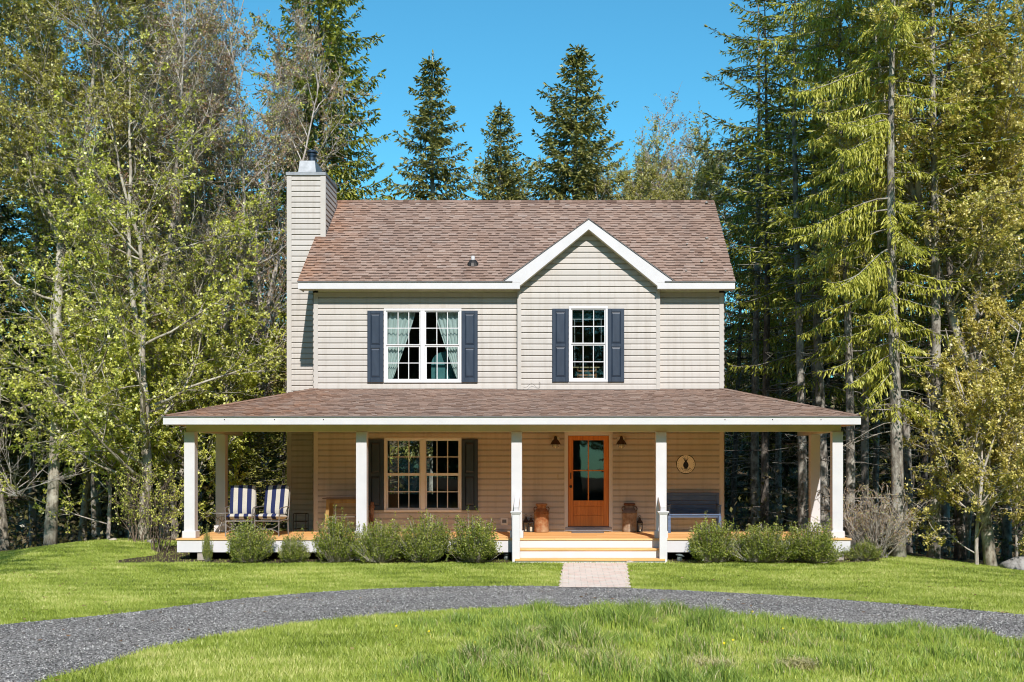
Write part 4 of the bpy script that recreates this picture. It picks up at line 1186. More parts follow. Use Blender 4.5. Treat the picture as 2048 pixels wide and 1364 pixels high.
tag(sl, 'narrow reddish bark slab leaning on the wall below the dark shutter', 'bark slab')
# striped patio chairs ---------------------------------------------------------------
def stripe_mat():
    m, nt, out = new_mat('striped cushion cloth')
    tc = N(nt, 'ShaderNodeTexCoord'); sp = N(nt, 'ShaderNodeSeparateXYZ'); nt.links.new(tc.outputs['Object'], sp.inputs[0])
    a = N(nt, 'ShaderNodeMath', operation='MULTIPLY_ADD'); a.inputs[1].default_value = 1/.186; a.inputs[2].default_value = 10.0; nt.links.new(sp.outputs[0], a.inputs[0])
    fr = N(nt, 'ShaderNodeMath', operation='FRACT'); nt.links.new(a.outputs[0], fr.inputs[0])
    c = ramp(nt, [(0, (.50, .47, .41)), (.5, (.022, .030, .095))], fr.outputs[0], 'CONSTANT')
    n = noise(nt, tc.outputs['Object'], 70, 3, .6)
    c = mix(nt, 1, c, ramp(nt, [(.3, (.88, .88, .88)), (.7, (1.08, 1.08, 1.08))], n), 'MULTIPLY')
    princ(nt, out, c, .9, .15, 0, n, .15, .003); return m
sm = stripe_mat()
def cushion(w, h, th, n=12):
    """puffy rounded pad in x (width) and z (height), thickness along y"""
    bm = bmesh.new(); bmesh.ops.create_grid(bm, x_segments=n, y_segments=n, size=.5)
    vs = [v.co.copy() for v in bm.verts]; fs = [[v.index for v in f.verts] for f in bm.faces]; bm.free()
    mb = MB()
    for s in (-1, 1):
        base = len(mb.v)
        for c in vs:
            u, v = c.x*2, c.y*2
            e = (1-abs(u)**5)*(1-abs(v)**6); e = max(e, 0)**.4
            tuft = 1-.10*(math.cos(v*PI*2)*.5+.5)
            k = 1-.03*(abs(u)*abs(v))**3
            mb.v.append((c.x*w*k, s*th/2*e*tuft, c.y*h*k))
        for f in fs: mb.f.append(tuple(base+i for i in (f if s < 0 else f[::-1]))); mb.t.append(.5)
    return mb
wire = m_simple('grey wrought iron', (.30, .29, .28), (.22, .21, .20), 20, rough=.5, metal=.5)
def patio_chair(px, py, label, rz=0.0):
    p = at(px, py); t = thing('patio_chair', label, 'patio chair', p, 'striped patio chairs at the end of the porch', rz=rz)
    w = .54
    b = cushion(w-.02, .62, .09).build('back_cushion', sm, t, smooth=True); b.location = (0, .28, .745); b.rotation_euler = (R(-13), 0, 0)
    s = cushion(w, .54, .12).build('seat_cushion', sm, t, smooth=True); s.location = (0, .0, .40); s.rotation_euler = (R(87), 0, 0)
    f = MB(); a = w/2-.005
    ring = [(-a, -.27, .315), (a, -.27, .315), (a, .25, .33), (-a, .25, .33)]
    for i in range(4): f.tube([ring[i], ring[(i+1) % 4]], .011, 6)
    f.tube([(-.11, -.275, .315), (-.105, -.28, .36), (.105, -.28, .36), (.11, -.275, .315)], .007, 5)
    f.build('seat_frame', wire, t)
    bf = MB()
    for sx in (-1, 1): bf.tube([(sx*a, .25, .33), (sx*a, .33, .62), (sx*a*.97, .405, 1.02)], .011, 6)
    bf.tube([(-a*.97, .405, 1.02), (0, .41, 1.05), (a*.97, .405, 1.02)], .011, 6); bf.build('back_frame', wire, t)
    for sx in (-1, 1):
        for y0, y1 in ((-.27, -.29), (.25, .27)):
            l = MB(); l.tube([(sx*a, y0, .315), (sx*a, y1, .0)], .011, 6); l.build('leg', wire, t)
        ar = MB(); ar.tube([(sx*a, .30, .60), (sx*(a+.02), .05, .60), (sx*(a+.02), -.22, .585), (sx*(a+.01), -.28, .54), (sx*a, -.27, .33)], .010, 6); ar.build('armrest', wire, t)
    d_ = MB()
    d_.tube([(a*math.cos(q)*1.0, -.285, .05+.10*math.sin(q)) for q in np.linspace(.05, PI-.05, 13)], .009, 5)
    d_.tube([(a*math.cos(q), -.275, .29-.14*math.sin(q)) for q in np.linspace(.05, PI-.05, 13)], .007, 5)
    d_.build('curved_brace', wire, t)
patio_chair(481.5, 1071.2, 'striped patio chair beside the scrolled side table', rz=R(7))
patio_chair(543.0, 1071.0, 'striped patio chair nearest to the house corner', rz=R(-7))
# scroll table ---------------------------------------------------------------
p = at(444, 1067); t = thing('scroll_table', 'small metal side table with scrolled legs before the rear left post', 'side table', p)
b = MB(); b.lathe([(.20, .425), (.21, .43), (.21, .442), (.20, .446)], n=26); b.build('tabletop', wire, t)
for k in range(3):
    an = k*2*PI/3+.5; l = MB(); pts = []
    for i in range(16):
        s_ = i/15; rr = .19-.14*math.sin(s_*PI)+.035*math.sin(s_*4*PI); zz = .42*(1-s_)
        pts.append((rr*math.cos(an+.25*math.sin(s_*6)), rr*math.sin(an+.25*math.sin(s_*6)), zz))
    l.tube(pts, .008, 5); l.build('leg', wire, t)
b = MB(); b.tube([(.10*math.cos(q), .0, .27+.10*math.sin(q)) for q in np.linspace(0, 2*PI, 18, endpoint=False)], .006, 5, closed=True); b.tube([(.07*math.cos(q)*(1+q*.05), .0, .13+.07*math.sin(q)) for q in np.linspace(0, 5, 14)], .006, 5); b.build('scroll', wire, t)
# dark folded chair against the chimney wall ---------------------------------------------------------------
p = at(604, 1062.6); p.y = -.05
t = thing('metal_rack', 'dark open metal rack standing in shade by the house corner', 'rack', (WX(603, 26.1), .04, DECKZ))
hw = .135
for sx in (-1, 1):
    for sy in (-.12, .12): f = MB(); f.tube([(sx*hw, sy, 0), (sx*hw, sy, .40)], .010, 6); f.build('leg', M['darkmetal'], t)
for z in (.40, .22, .06):
    s_ = MB()
    for y in (-.12, .12): s_.tube([(-hw, y, z), (hw, y, z)], .008, 5)
    for sx in (-1, 1): s_.tube([(sx*hw, -.12, z), (sx*hw, .12, z)], .008, 5)
    for k in range(5): s_.tube([(-hw+hw*2*(k+.5)/5, -.12, z), (-hw+hw*2*(k+.5)/5, .12, z)], .005, 4)
    s_.build('shelf', M['darkmetal'], t)
# path lights ---------------------------------------------------------------
def path_light(px, py, label, rz=0.0, tilt=0.0):
    d = (ZC-.07)*F/(py-CY); x, y = WX(px, d), d-D
    t = thing('path_light', label, 'path light', (x, y, gz(x, y)-.01), 'small path lights beside the steps', rz)
    t.rotation_euler = (0, tilt, rz)
    b = MB(); b.lathe([(.012, -.12), (.012, .03), (.05, .03), (.05, .04)], n=12); b.build('stake', gm, t)
    g = MB(); g.lathe([(.045, .04), (.052, .06), (.052, .10), (.042, .125)], n=14); g.build('lens', M['vinylwhite'] if False else lm, t, smooth=True)
    c = MB(); c.lathe([(.085, .125), (.09, .13), (.075, .15), (.03, .165), (.0, .168)], n=18); c.build('cap', gm, t)
    for k in range(4):
        a = k*PI/2+.4; r = MB(); r.tube([(.054*math.cos(a), .054*math.sin(a), .035), (.058*math.cos(a), .058*math.sin(a), .128)], .006, 4); r.build('rib', gm, t)
gm = m_simple('dull green grey plastic', (.12, .15, .155), (.09, .11, .115), 9, rough=.5)
lm = m_simple('ribbed lens', (.24, .27, .25), (.15, .18, .17), 40, rough=.3, spec=.5)
path_light(1013.5, 1121, 'grey green path light standing left of the porch steps')
path_light(1357.5, 1124, 'dark tilted path light standing right of the porch steps', .3, .22)
# stones ---------------------------------------------------------------
stm = bark_mat('pale field stone', (.18, .15, .12), (.34, .29, .24), (.48, .43, .37), 3)
stg = bark_mat('grey boulder', (.14, .135, .13), (.27, .26, .25), (.38, .37, .36), 3)
def stone(px, py, r, label, sq=.6, mat=None, name='stone', d=None, seed=1):
    d = d or ZC*F/(py-CY); x, y = WX(px, d), d-D
    rr = random.Random(seed); bm = bmesh.new(); bmesh.ops.create_icosphere(bm, subdivisions=3, radius=1)
    ph = [rr.uniform(0, 6) for _ in range(6)]
    for v in bm.verts:
        c = v.co; k = 1+.14*math.sin(c.x*2.3+ph[0])*math.sin(c.y*2.7+ph[1])+.08*math.sin(c.z*4+ph[2]+c.x*3)+.04*math.sin(c.y*9+ph[3])*math.sin(c.x*8+ph[4])
        v.co = Vector((c.x*r*k, c.y*r*k*.8, c.z*r*k*sq))
    mb = MB(); mb.add_bm(bm); o = mb.build(name, mat or stm, smooth=True); o.location = (x, y, gz(x, y)+r*sq*.35)
    tag(o, label, 'stone' if name == 'stone' else 'boulder')
stone(397, 1117, .15, 'rounded tan stone at the left front corner of the porch', seed=2)
stone(304, 1108, .12, 'small brown stone in bare soil under the left twiggy shrub', .6, seed=3)
stone(226, 1079, .10, 'small pale stone on top of the grassy mound', .5, d=26.6, seed=4)
stone(1258, 1131, .10, 'small pale stone in the grass before the right boxwoods', .4, d=22.9, seed=5)
stone(2036, 1146, .36, 'grey boulder at the edge of the woods on the far right', .55, stg, 'boulder', d=24.4, seed=6)
# things behind the upstairs glass ---------------------------------------------------------------
cl = m_simple('white curtain cotton', (.78, .80, .77), (.68, .72, .70), 9, (6, 6, 1), .9, bstr=.05)
def curtain(x_out, x_top, x_tie, z0, z1, label):
    n, mrow = 40, 24; V, Fq = [], []
    for j in range(mrow):
        tt = j/(mrow-1); z = z1+(z0-z1)*tt
        xin = x_top+(x_tie-x_top)*tt**1.15
        for i in range(n):
            s_ = i/(n-1); x = x_out+(xin-x_out)*s_
            V.append((x, .13+.022*math.sin(s_*34+tt*1.5)*(1-.3*tt)+.02*s_, z+.02*math.sin(s_*13)*tt))
    for j in range(mrow-1):
        for i in range(n-1): b = j*n+i; Fq.append((b, b+n, b+n+1, b+1))
    o = link('curtain', np_mesh('curtain', np.array(V), np.array(Fq), cl, smooth=True))
    tag(o, label, 'curtain', 'white curtains in the upstairs window')
ux0, ux1, uz0, uz1 = WIN_UL
curtain(ux0+.03, WX(829), WX(778), uz0-.08, uz1-.05, 'white tied back curtain on the left of the upstairs double window')
curtain(ux1-.03, WX(868), WX(918), uz0-.08, uz1-.05, 'white tied back curtain on the right of the upstairs double window')
tl = m_simple('teal upholstery', (.16, .36, .36), (.11, .28, .29), 7, rough=.8)
cxm = WX(890)
b = MB(); hp = []
for q in np.linspace(0, PI, 20): hp.append((.36*math.cos(q), .33*math.sin(q)**.8+.30))
b.prism([(-.36, -.35), (.36, -.35)]+hp, -.05, .05)
t = tag(b.build('teal_headboard', tl), 'teal round topped headboard seen through the upstairs double window', 'headboard'); t.location = (cxm, .55, uz0+.12)
# blind and chair behind the single window
rx0, rx1, rz0_, rz1_ = WIN_UR
b = MB()
for k in range(4): b.bbox(rx0+.05, rx1-.05, .06+.01*(k % 2), .075+.01*(k % 2), rz1_-.09-.045*(k)-.02, rz1_-.09-.045*k+.023, .003)
bl = b.build('window_blind', m_simple('teal blind', (.06, .20, .22), (.05, .16, .18), 8, rough=.6)); tag(bl, 'teal blind drawn up at the top of the single upstairs window', 'window blind')
b = MB(); b.bbox(rx0+.05, rx1-.05, .06, .09, rz1_-.265, rz1_-.248, .003); b.tube([(rx0+.13, .06, rz1_-.26), (rx0+.135, .06, rz0_+.35)], .006, 5); b.tube([(rx1-.14, .06, rz1_-.26), (rx1-.14, .06, rz0_+.88)], .006, 5)
b.build('blind_rail', M['vinylwhite'], bl)
cm = m_simple('orange brown wood', (.50, .22, .11), (.40, .17, .08), 6, (1, 1, 4), .45)
t = thing('wooden_chair', 'orange brown slatted chair seen through the single upstairs window', 'chair', ((rx0+rx1)/2-.02, .45, rz0_-.36))
b = MB()
for z in (.46, .53, .62, .70): b.bbox(-.20, .20, -.01, .012, z, z+.045, .005)
b.build('backrest', cm, t)
b = MB(); b.bbox(-.22, .22, .012, .42, .38, .41, .006); b.build('seat', cm, t)
for sx in (-1, 1):
    for y in (.0, .40):
        l = MB(); l.tube([(sx*.205, y, .0), (sx*.205, y, .76 if y == 0 else .39)], .017, 7); l.build('leg', cm, t)
b = MB(); b.bbox(rx0+.03, rx1-.05, .30, .33, rz0_+.345, rz0_+.372, .004); tag(b.build('shelf_board', m_simple('pale shelf wood', (.55, .42, .24), rough=.5)), 'pale horizontal wooden rail behind the single upstairs window', 'shelf')
# thin cable on the porch roof
b = MB(); cpts = []
for i in range(14):
    s_ = i/13; cpts.append((WX(1047+32*s_, 25.8), -.2-.04*math.sin(s_*5), WZ(777-5*math.sin(s_*PI)**2+2*math.sin(s_*9), 25.8)+.03))
b.tube(cpts, .0028, 5); b.tube([cpts[-1], (cpts[-1][0]+.015, -.19, cpts[-1][2]+.10), (cpts[-1][0]-.01, -.16, cpts[-1][2]+.13)], .0028, 5)
HB(b, 'cable', 'darkmetal')
# ================================================================ TREES AND SHRUBS
def leafmesh(name, pos, dirs, L, W, tone, mat, rg, roll=.6, fold=0.0):
    pos = np.array(pos, float); d = np.array(dirs, float); n = len(pos)
    d /= np.maximum(np.linalg.norm(d, axis=1, keepdims=True), 1e-6)
    s = np.cross(d, np.array([0, 0, 1.0])+rg.normal(0, roll, (n, 3))); s /= np.maximum(np.linalg.norm(s, axis=1, keepdims=True), 1e-6)
    L = np.broadcast_to(np.asarray(L, float), (n,))[:, None]; W = np.broadcast_to(np.asarray(W, float), (n,))[:, None]
    V = np.empty((n, 4, 3))
    V[:, 0] = pos; V[:, 1] = pos+d*L*.45+s*W*.5; V[:, 2] = pos+d*L; V[:, 3] = pos+d*L*.45-s*W*.5
    Fc = np.arange(n*4).reshape(n, 4)
    return np_mesh(name, V.reshape(-1, 3), Fc, mat, np.clip(tone, 0, 1))

def wood_mesh(mb, name, mat): return mb.mesh(name, mat, smooth=True)

def rv(r, s=1.0): return Vector((r.gauss(0, s), r.gauss(0, s), r.gauss(0, s)))

def spruce(seed, H, clear, Rm, mat, bark, droop=.35, hang=.25, dens=1.0, bias=(0, 0), shape=.8, whorl=.42, trunk_r=None, dead=0, tone0=.45, shl=.135, shw=.036, nb=(4, 6), irr=(.55, 1.15), upb=.12):
    r = random.Random(seed); rg = np.random.default_rng(seed)
    wd = MB(); tr_ = trunk_r or H*.0125
    px, py = r.uniform(0, 6), r.uniform(0, 6)
    ax = lambda z: Vector((.10*math.sin(z*.35+px), .10*math.sin(z*.3+py), z))
    zz = np.linspace(-.4, H, 16)
    wd.tube([ax(z) for z in zz], [max(.012, tr_*(1-max(z, 0)/H)**.85*(1.35 if z < .0 else 1)) for z in zz], 9)
    pos, dr, ln, tn = [], [], [], []
    def branch(h, az, L, leafy=True, up0=.1):
        o = ax(h); ca, sa = math.cos(az), math.sin(az); npt = max(4, int(L/.35)+2)
        tip = r.uniform(.10, .26); dp = droop*r.uniform(.7, 1.3); wob = r.uniform(-.25, .25)
        pts = []
        for i in range(npt):
            t = i/(npt-1); lat = wob*math.sin(t*2.4)*L*.4
            pts.append(o+Vector((ca*L*t-sa*lat, sa*L*t+ca*lat, L*(up0*t-dp*t*t*1.5+(dp*.7+tip)*t**3))))
        wd.tube(pts, [max(.006, (.007+.006*L)*(1-.9*i/(npt-1))) for i in range(npt)], 4, cap=False)
        if not leafy: return pts
        nst = max(5, int(L/.115*dens))
        for k in range(nst):
            t = (k+r.random())/nst
            t = .14+.86*t
            f = t*(npt-1); i = min(int(f), npt-2); p = pts[i].lerp(pts[i+1], f-i)
            tg = (pts[i+1]-pts[i]).normalized(); side = Vector((-tg.y, tg.x, 0)).normalized()
            for s in (-1, 1):
                l2 = (.10+.42*L*(1-t)**.75*.62)*r.uniform(.55, 1.15); l2 = min(l2, .85)
                hg = hang*r.uniform(.4, 1.6)
                ns = max(2, int(l2/(shl*.62)))
                q = p.copy(); dd = (side*s*.85+tg*.65+Vector((0, 0, -hg*.4))).normalized()
                tb = r.gauss(tone0, .16)
                for m in range(ns):
                    dd = (dd+Vector((0, 0, -hg*.9))*.35+rv(r, .10)).normalized()
                    pos.append(q); dr.append(dd+rv(r, .12)); ln.append(shl*r.uniform(.8, 1.35)); tn.append(tb+.30*m/ns*r.random()+r.gauss(0, .07))
                    if r.random() < .55:
                        sd = dd.cross(Vector((0, 0, 1)))*r.choice((-1, 1)); pos.append(q+dd*.03); dr.append(dd*.6+sd*.7+Vector((0, 0, -.3*hg))+rv(r, .15)); ln.append(shl*r.uniform(.6, 1.0)); tn.append(tb+r.gauss(.05, .09))
                    q = q+dd*shl*.62
            if r.random() < .8: pos.append(p); dr.append(tg+Vector((0, 0, .15))+rv(r, .2)); ln.append(shl*r.uniform(.8, 1.2)); tn.append(r.gauss(tone0+.05, .15))
        # leading shoot
        for k in range(3): pos.append(pts[-1]); dr.append((pts[-1]-pts[-2]).normalized()+rv(r, .25)); ln.append(shl*1.1); tn.append(r.gauss(tone0+.2, .1))
        return pts
    h = clear
    while h < H-.25:
        f = (H-h)/(H-clear)
        n = r.randint(*nb); a0 = r.uniform(0, 6.28)
        for k in range(n):
            az = a0+k*6.283/n+r.uniform(-.35, .35)
            Lb = Rm*min(1, f**shape*1.05)*r.uniform(*irr)*(1-.35*max(0, (f-.82)/.18))
            Lb *= 1+bias[0]*math.cos(az)+bias[1]*math.sin(az)
            if Lb < .12: Lb = .12
            branch(h+r.uniform(-.12, .12), az, Lb, True, upb+.35*(1-f))
        h += whorl*r.uniform(.7, 1.3)*(.55+.45*f)
    for k in range(12):
        p = ax(H-.35+.35*k/12); pos.append(p); dr.append(Vector((r.gauss(0, .6), r.gauss(0, .6), 1))); ln.append(shl); tn.append(r.gauss(tone0, .15))
    for k in range(dead):           # bare dead lower branches with twigs
        hh = r.uniform(.6, clear+1.2); L = r.uniform(.5, 1.7)
        pts = branch(hh, r.uniform(0, 6.28), L, False, r.uniform(-.05, .25))
        for m in range(r.randint(2, 6)):
            i = r.randrange(1, len(pts)); e = pts[i]+Vector((r.gauss(0, .22), r.gauss(0, .22), r.uniform(-.3, .06)))
            wd.tube([pts[i], e], [.007, .003], 3, cap=False)
    n = len(pos)
    ln = np.array(ln)
    lm_ = leafmesh('spruce_crown', pos, dr, ln, ln*(shw/shl)*rg.uniform(.8, 1.3, n), np.array(tn), mat, rg, .9)
    return lm_, wood_mesh(wd, 'spruce_trunk', bark)

def decid(seed, H, tr_, clear, mat, bark, limb=3.2, nl=16, leaf=.075, per=5, dens=1.0, up=.55, lean=(0, 0), forks=2, tone=(.5, .2), top_bare=0.0, nbr=6, ntw=5, droopy=.35, budmat=None):
    r = random.Random(seed); rg = np.random.default_rng(seed)
    wd = MB(); nodes = []
    def poly(o, d, L, n, wob, trop):
        pts = [o.copy()]; d = d.normalized()
        for i in range(n):
            d = (d+rv(r, wob)+Vector((0, 0, trop))).normalized(); pts.append(pts[-1]+d*L/n)
        return pts
    def twig(o, d, L):
        pts = poly(o, d, L, 3, .22, .04)
        wd.tube(pts, [.008, .0065, .005, .003], 3, cap=False)
        for i in (1, 2, 3):
            if r.random() < dens: nodes.append((pts[i], (pts[i]-pts[i-1]).normalized()))
    def br(o, d, L, rad):
        pts = poly(o, d, L, 5, .16, .05)
        wd.tube(pts, [max(.006, rad*(1-.75*i/5)) for i in range(6)], 4, cap=False)
        for k in range(ntw):
            t = r.uniform(.15, 1); f = t*5; i = min(int(f), 4); p = pts[i].lerp(pts[i+1], f-i)
            dd = (pts[i+1]-pts[i]).normalized()+rv(r, .65); twig(p, dd, r.uniform(.3, .75)*min(1.2, L))
        twig(pts[-1], pts[-1]-pts[-2], .5)
    def limbf(o, d, L, rad):
        n = 7; pts = poly(o, d, L, n, .11, .07)
        wd.tube(pts, [max(.01, rad*(1-.8*i/n)) for i in range(n+1)], 6, cap=False)
        for k in range(nbr):
            t = r.uniform(.2, 1); f = t*n; i = min(int(f), n-1); p = pts[i].lerp(pts[i+1], f-i)
            dd = (pts[i+1]-pts[i]).normalized()*.75+rv(r, .55)
            br(p, dd, L*r.uniform(.25, .5)*(1.15-t*.5), rad*.45*(1-.5*t))
        br(pts[-1], pts[-1]-pts[-2], L*.35, rad*.25)
    leaders = []
    hf = clear+(H-clear)*r.uniform(.18, .35) if forks > 1 else H
    base = poly(Vector((0, 0, -.4)), Vector((lean[0], lean[1], 1)), hf+.4, 9, .035, .04)
    wd.tube(base, [tr_*(1.25 if i == 0 else 1.08 if i == 1 else 1-.45*i/9*(hf/H)*1.6) for i in range(10)], 10)
    leaders.append((base, tr_*1.0, tr_*.6, 0, hf))
    if forks > 1:
        for k in range(forks):
            az = r.uniform(0, 6.28)+k*6.28/forks
            d = Vector((math.cos(az)*.32+lean[0]*.6, math.sin(az)*.32, 1))
            pts = poly(base[-1], d, (H-hf)*r.uniform(.85, 1.05), 9, .07, .06)
            wd.tube(pts, [max(.012, tr_*.58*(1-.93*i/9)) for i in range(10)], 7, cap=False); leaders.append((pts, tr_*.55, .03, hf, H))
    for k in range(nl):
        li = leaders[(k % forks)+1] if (forks > 1 and r.random() < .8) else leaders[0]
        pts = li[0]; n = len(pts)-1
        lo = .0 if li[3] > 0 else clear/max(li[4], .1)
        t = lo+(1-lo)*(r.random()**.85); t = min(t, .985); f = t*n; i = min(int(f), n-1); p = pts[i].lerp(pts[i+1], f-i)
        rel = p.z/H; az = k*2.4+r.uniform(-.5, .5); el = up+r.uniform(-.25, .3)+.25*rel
        d = Vector((math.cos(az)*math.cos(el), math.sin(az)*math.cos(el), math.sin(el)))
        limbf(p, d, limb*(1.15-.75*rel)*r.uniform(.7, 1.2), max(.018, tr_*.36*(1.1-rel)))
    pos, dr, tn, ls = [], [], [], []
    for p, d in nodes:
        if top_bare and r.random() < top_bare*min(1, max(0, (p.z/H-.45)/.4)): continue
        tb = r.gauss(*tone)
        for k in range(r.randint(max(1, per-2), per+2)):
            q = (d*.35+rv(r, .75)+Vector((0, 0, -droopy))).normalized()
            pos.append(p+rv(r, .025)); dr.append(q); tn.append(tb+r.gauss(0, .1)); ls.append(leaf*r.uniform(.65, 1.25))
    ls = np.array(ls); n = len(ls)
    lm_ = leafmesh('leaf_crown', pos, dr, ls, ls*.72, np.array(tn), mat, rg, .55)
    return lm_, wood_mesh(wd, 'trunk_and_limbs', bark)

def plant(kind, proto, px, d, label, cat='tree', group=None, rz=0.0, sc=1.0, x=None, zoff=0.0, crown='crown', trunk='trunk'):
    xx = WX(px, d) if x is None else x
    t = thing(kind, label, cat, (xx, d-D, gz(xx, d-D)+zoff), group, rz, sc)
    link(trunk, proto[1], t)
    if proto[0] is not None: link(crown, proto[0], t)
    return t

vr = random.Random(77)
# ------------- prototypes
PS = {}
PS['full'] = spruce(1, 17.5, 2.5, 3.4, M['spruce_lit'], M['bark_grey'], .30, .38, 1.0, shape=.62, tone0=.36, irr=(.35, 1.25), whorl=.5)
PS['narrow'] = spruce(2, 16.5, 3.0, 2.7, M['spruce_dark'], M['bark_grey'], .34, .75, 1.25, shape=.7, whorl=.34, tone0=.62, irr=(.4, 1.2), nb=(5, 7), shl=.15, shw=.055)
PS['cone'] = spruce(3, 16.8, 1.0, 4.7, M['spruce_dark'], M['bark_dark'], .30, .65, 1.2, shape=.75, tone0=.6, irr=(.5, 1.15), nb=(5, 7), whorl=.34, shl=.16, shw=.058)
PS['weep'] = spruce(4, 15.5, 3.2, 1.6, M['spruce_lit'], M['bark_grey'], .55, 1.1, 2.1, bias=(-.32, -.1), shape=.2, whorl=.40, trunk_r=.145, dead=16, tone0=.68, shl=.105, shw=.026, upb=-.16, irr=(.3, 1.35), nb=(3, 4))
PS['hang'] = spruce(14, 16.5, 5.0, 1.7, M['spruce_lit'], M['bark_grey'], .55, 1.2, 2.0, shape=.25, whorl=.45, trunk_r=.12, dead=20, tone0=.66, shl=.105, shw=.026, upb=-.2, irr=(.3, 1.3))
PS['open'] = spruce(8, 17.0, 4.0, 2.3, M['spruce_lit'], M['bark_grey'], .5, .75, 1.2, shape=.4, whorl=.66, trunk_r=.14, dead=30, tone0=.42, shl=.12, shw=.03, upb=-.05, irr=(.3, 1.25), nb=(3, 5))
PS['tall'] = spruce(5, 16.0, 6.0, 2.3, M['spruce_lit'], M['bark_grey'], .35, .45, 1.0, shape=.4, whorl=.62, trunk_r=.13, dead=30, tone0=.32, irr=(.35, 1.25))
PS['tall2'] = spruce(6, 15.0, 7.0, 2.0, M['spruce_dark'], M['bark_dark'], .35, .4, .9, shape=.4, whorl=.7, trunk_r=.12, dead=36, tone0=.45, irr=(.35, 1.25))
PS['wide'] = spruce(9, 19.6, 2.0, 3.1, M['spruce_lit'], M['bark_grey'], .38, .85, 1.35, shape=.34, tone0=.36, irr=(.4, 1.2), whorl=.36, nb=(5, 7), shl=.15, shw=.052)
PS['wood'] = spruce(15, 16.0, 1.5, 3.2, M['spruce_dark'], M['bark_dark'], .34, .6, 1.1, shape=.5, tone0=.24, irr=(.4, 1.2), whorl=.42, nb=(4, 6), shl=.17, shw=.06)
PS['young'] = spruce(7, 5.0, .25, 1.5, M['spruce_dark'], M['bark_dark'], .2, .3, 1.0, shape=.9, whorl=.34, tone0=.6, shl=.14)
PD = {}
PD['lime'] = decid(21, 12.5, .13, 1.3, M['leaf_lime'], M['bark_birch'], 4.0, 40, .072, 9, .95, .3, tone=(.56, .24), top_bare=.9, nbr=8, ntw=6)
PD['lime2'] = decid(22, 12.0, .12, 1.6, M['leaf_lime'], M['bark_birch'], 3.5, 36, .068, 9, .9, .45, tone=(.5, .24), top_bare=.85, nbr=8, ntw=6)
PD['olive'] = decid(23, 15.5, .14, 3.2, M['leaf_olive'], M['bark_birch'], 3.8, 46, .062, 10, .95, .25, tone=(.5, .24), nbr=8, ntw=6)
PD['bud'] = decid(24, 15.0, .13, 2.5, M['leaf_bud'], M['twig'], 3.2, 40, .058, 4, .6, .75, tone=(.55, .25), nbr=8, ntw=6, droopy=.1)
PD['sparse'] = decid(25, 14.0, .11, 3.0, M['leaf_olive'], M['twig'], 2.8, 36, .065, 7, .75, .85, tone=(.6, .2), nbr=7, ntw=6, droopy=.1)
PD['gold'] = decid(26, 14.5, .12, 5.0, M['leaf_gold'], M['bark_birch'], 3.4, 36, .062, 12, .95, .4, lean=(-.10, 0), tone=(.70, .18), nbr=8, ntw=6)
PD['sapling'] = decid(27, 5.6, .045, .5, M['leaf_gold'], M['twig'], 1.8, 28, .062, 10, .95, .5, forks=3, tone=(.6, .18), nbr=6, ntw=5)
PD['limesap'] = decid(28, 5.2, .05, .4, M['leaf_lime'], M['twig'], 2.0, 28, .066, 10, .95, .3, forks=2, tone=(.5, .18), nbr=6, ntw=5)
# ------------- hero trees, left
plant('maple_tree', PD['lime'], 285, 26.9, 'lime green spring maple with pale forked trunk left of the porch', rz=2.9)
plant('maple_tree', PD['olive'], 100, 27.2, 'large olive leaved tree with mottled pale trunk at left edge of lawn', rz=2.0)
plant('maple_tree', PD['lime2'], 375, 30.5, 'lime leaved maple behind the left end of the porch', rz=2.4)
plant('bare_tree', PD['bud'], 520, 33.0, 'nearly bare pale tree with reddish buds just left of the chimney', rz=.2)
plant('bare_tree', PD['bud'], 330, 29.2, 'grey budding tree mingling with the top of the lime maple', rz=5.5, sc=.93)
plant('bare_tree', PD['bud'], 462, 31.0, 'slender budding tree between the lime maple and the chimney', rz=3.9, sc=.9)
plant('bare_tree', PD['bud'], 395, 34.5, 'budding grey tree rising behind the lime maple', rz=3.1, sc=1.06)
plant('bare_tree', PD['bud'], 268, 32.0, 'tall reddish budding tree above the lime maple', rz=4.6, sc=1.02)
plant('maple_tree', PD['olive'], 10, 29.5, 'olive leaved tree cut by the left edge of the photo', rz=4.0, sc=1.05)
plant('maple_tree', PD['olive'], 195, 33.0, 'olive leaved tree standing behind the mottled trunk', rz=5.3)
plant('maple_tree', PD['lime2'], 165, 30.0, 'young green maple between the two pale trunks', rz=5.0, sc=.85)
plant('maple_tree', PD['lime2'], 350, 29.0, 'small lime maple over the left twiggy shrub', rz=2.6, sc=.72)
plant('sapling', PD['limesap'], 215, 27.9, 'low lime green sapling on the woods edge behind the mound', rz=.3)
plant('sapling', PD['limesap'], 392, 29.2, 'low lime green sapling behind the front left post', rz=2.1, sc=1.05)
plant('young_spruce', PS['young'], 500, 30.6, 'bushy young spruce seen behind the striped chairs', rz=.6)
plant('young_spruce', PS['young'], 448, 32.5, 'young spruce behind the rear left porch post', rz=2.6, sc=.9)
plant('young_spruce', PS['young'], 565, 32.0, 'young spruce beside the base of the chimney', rz=4.1, sc=1.1)
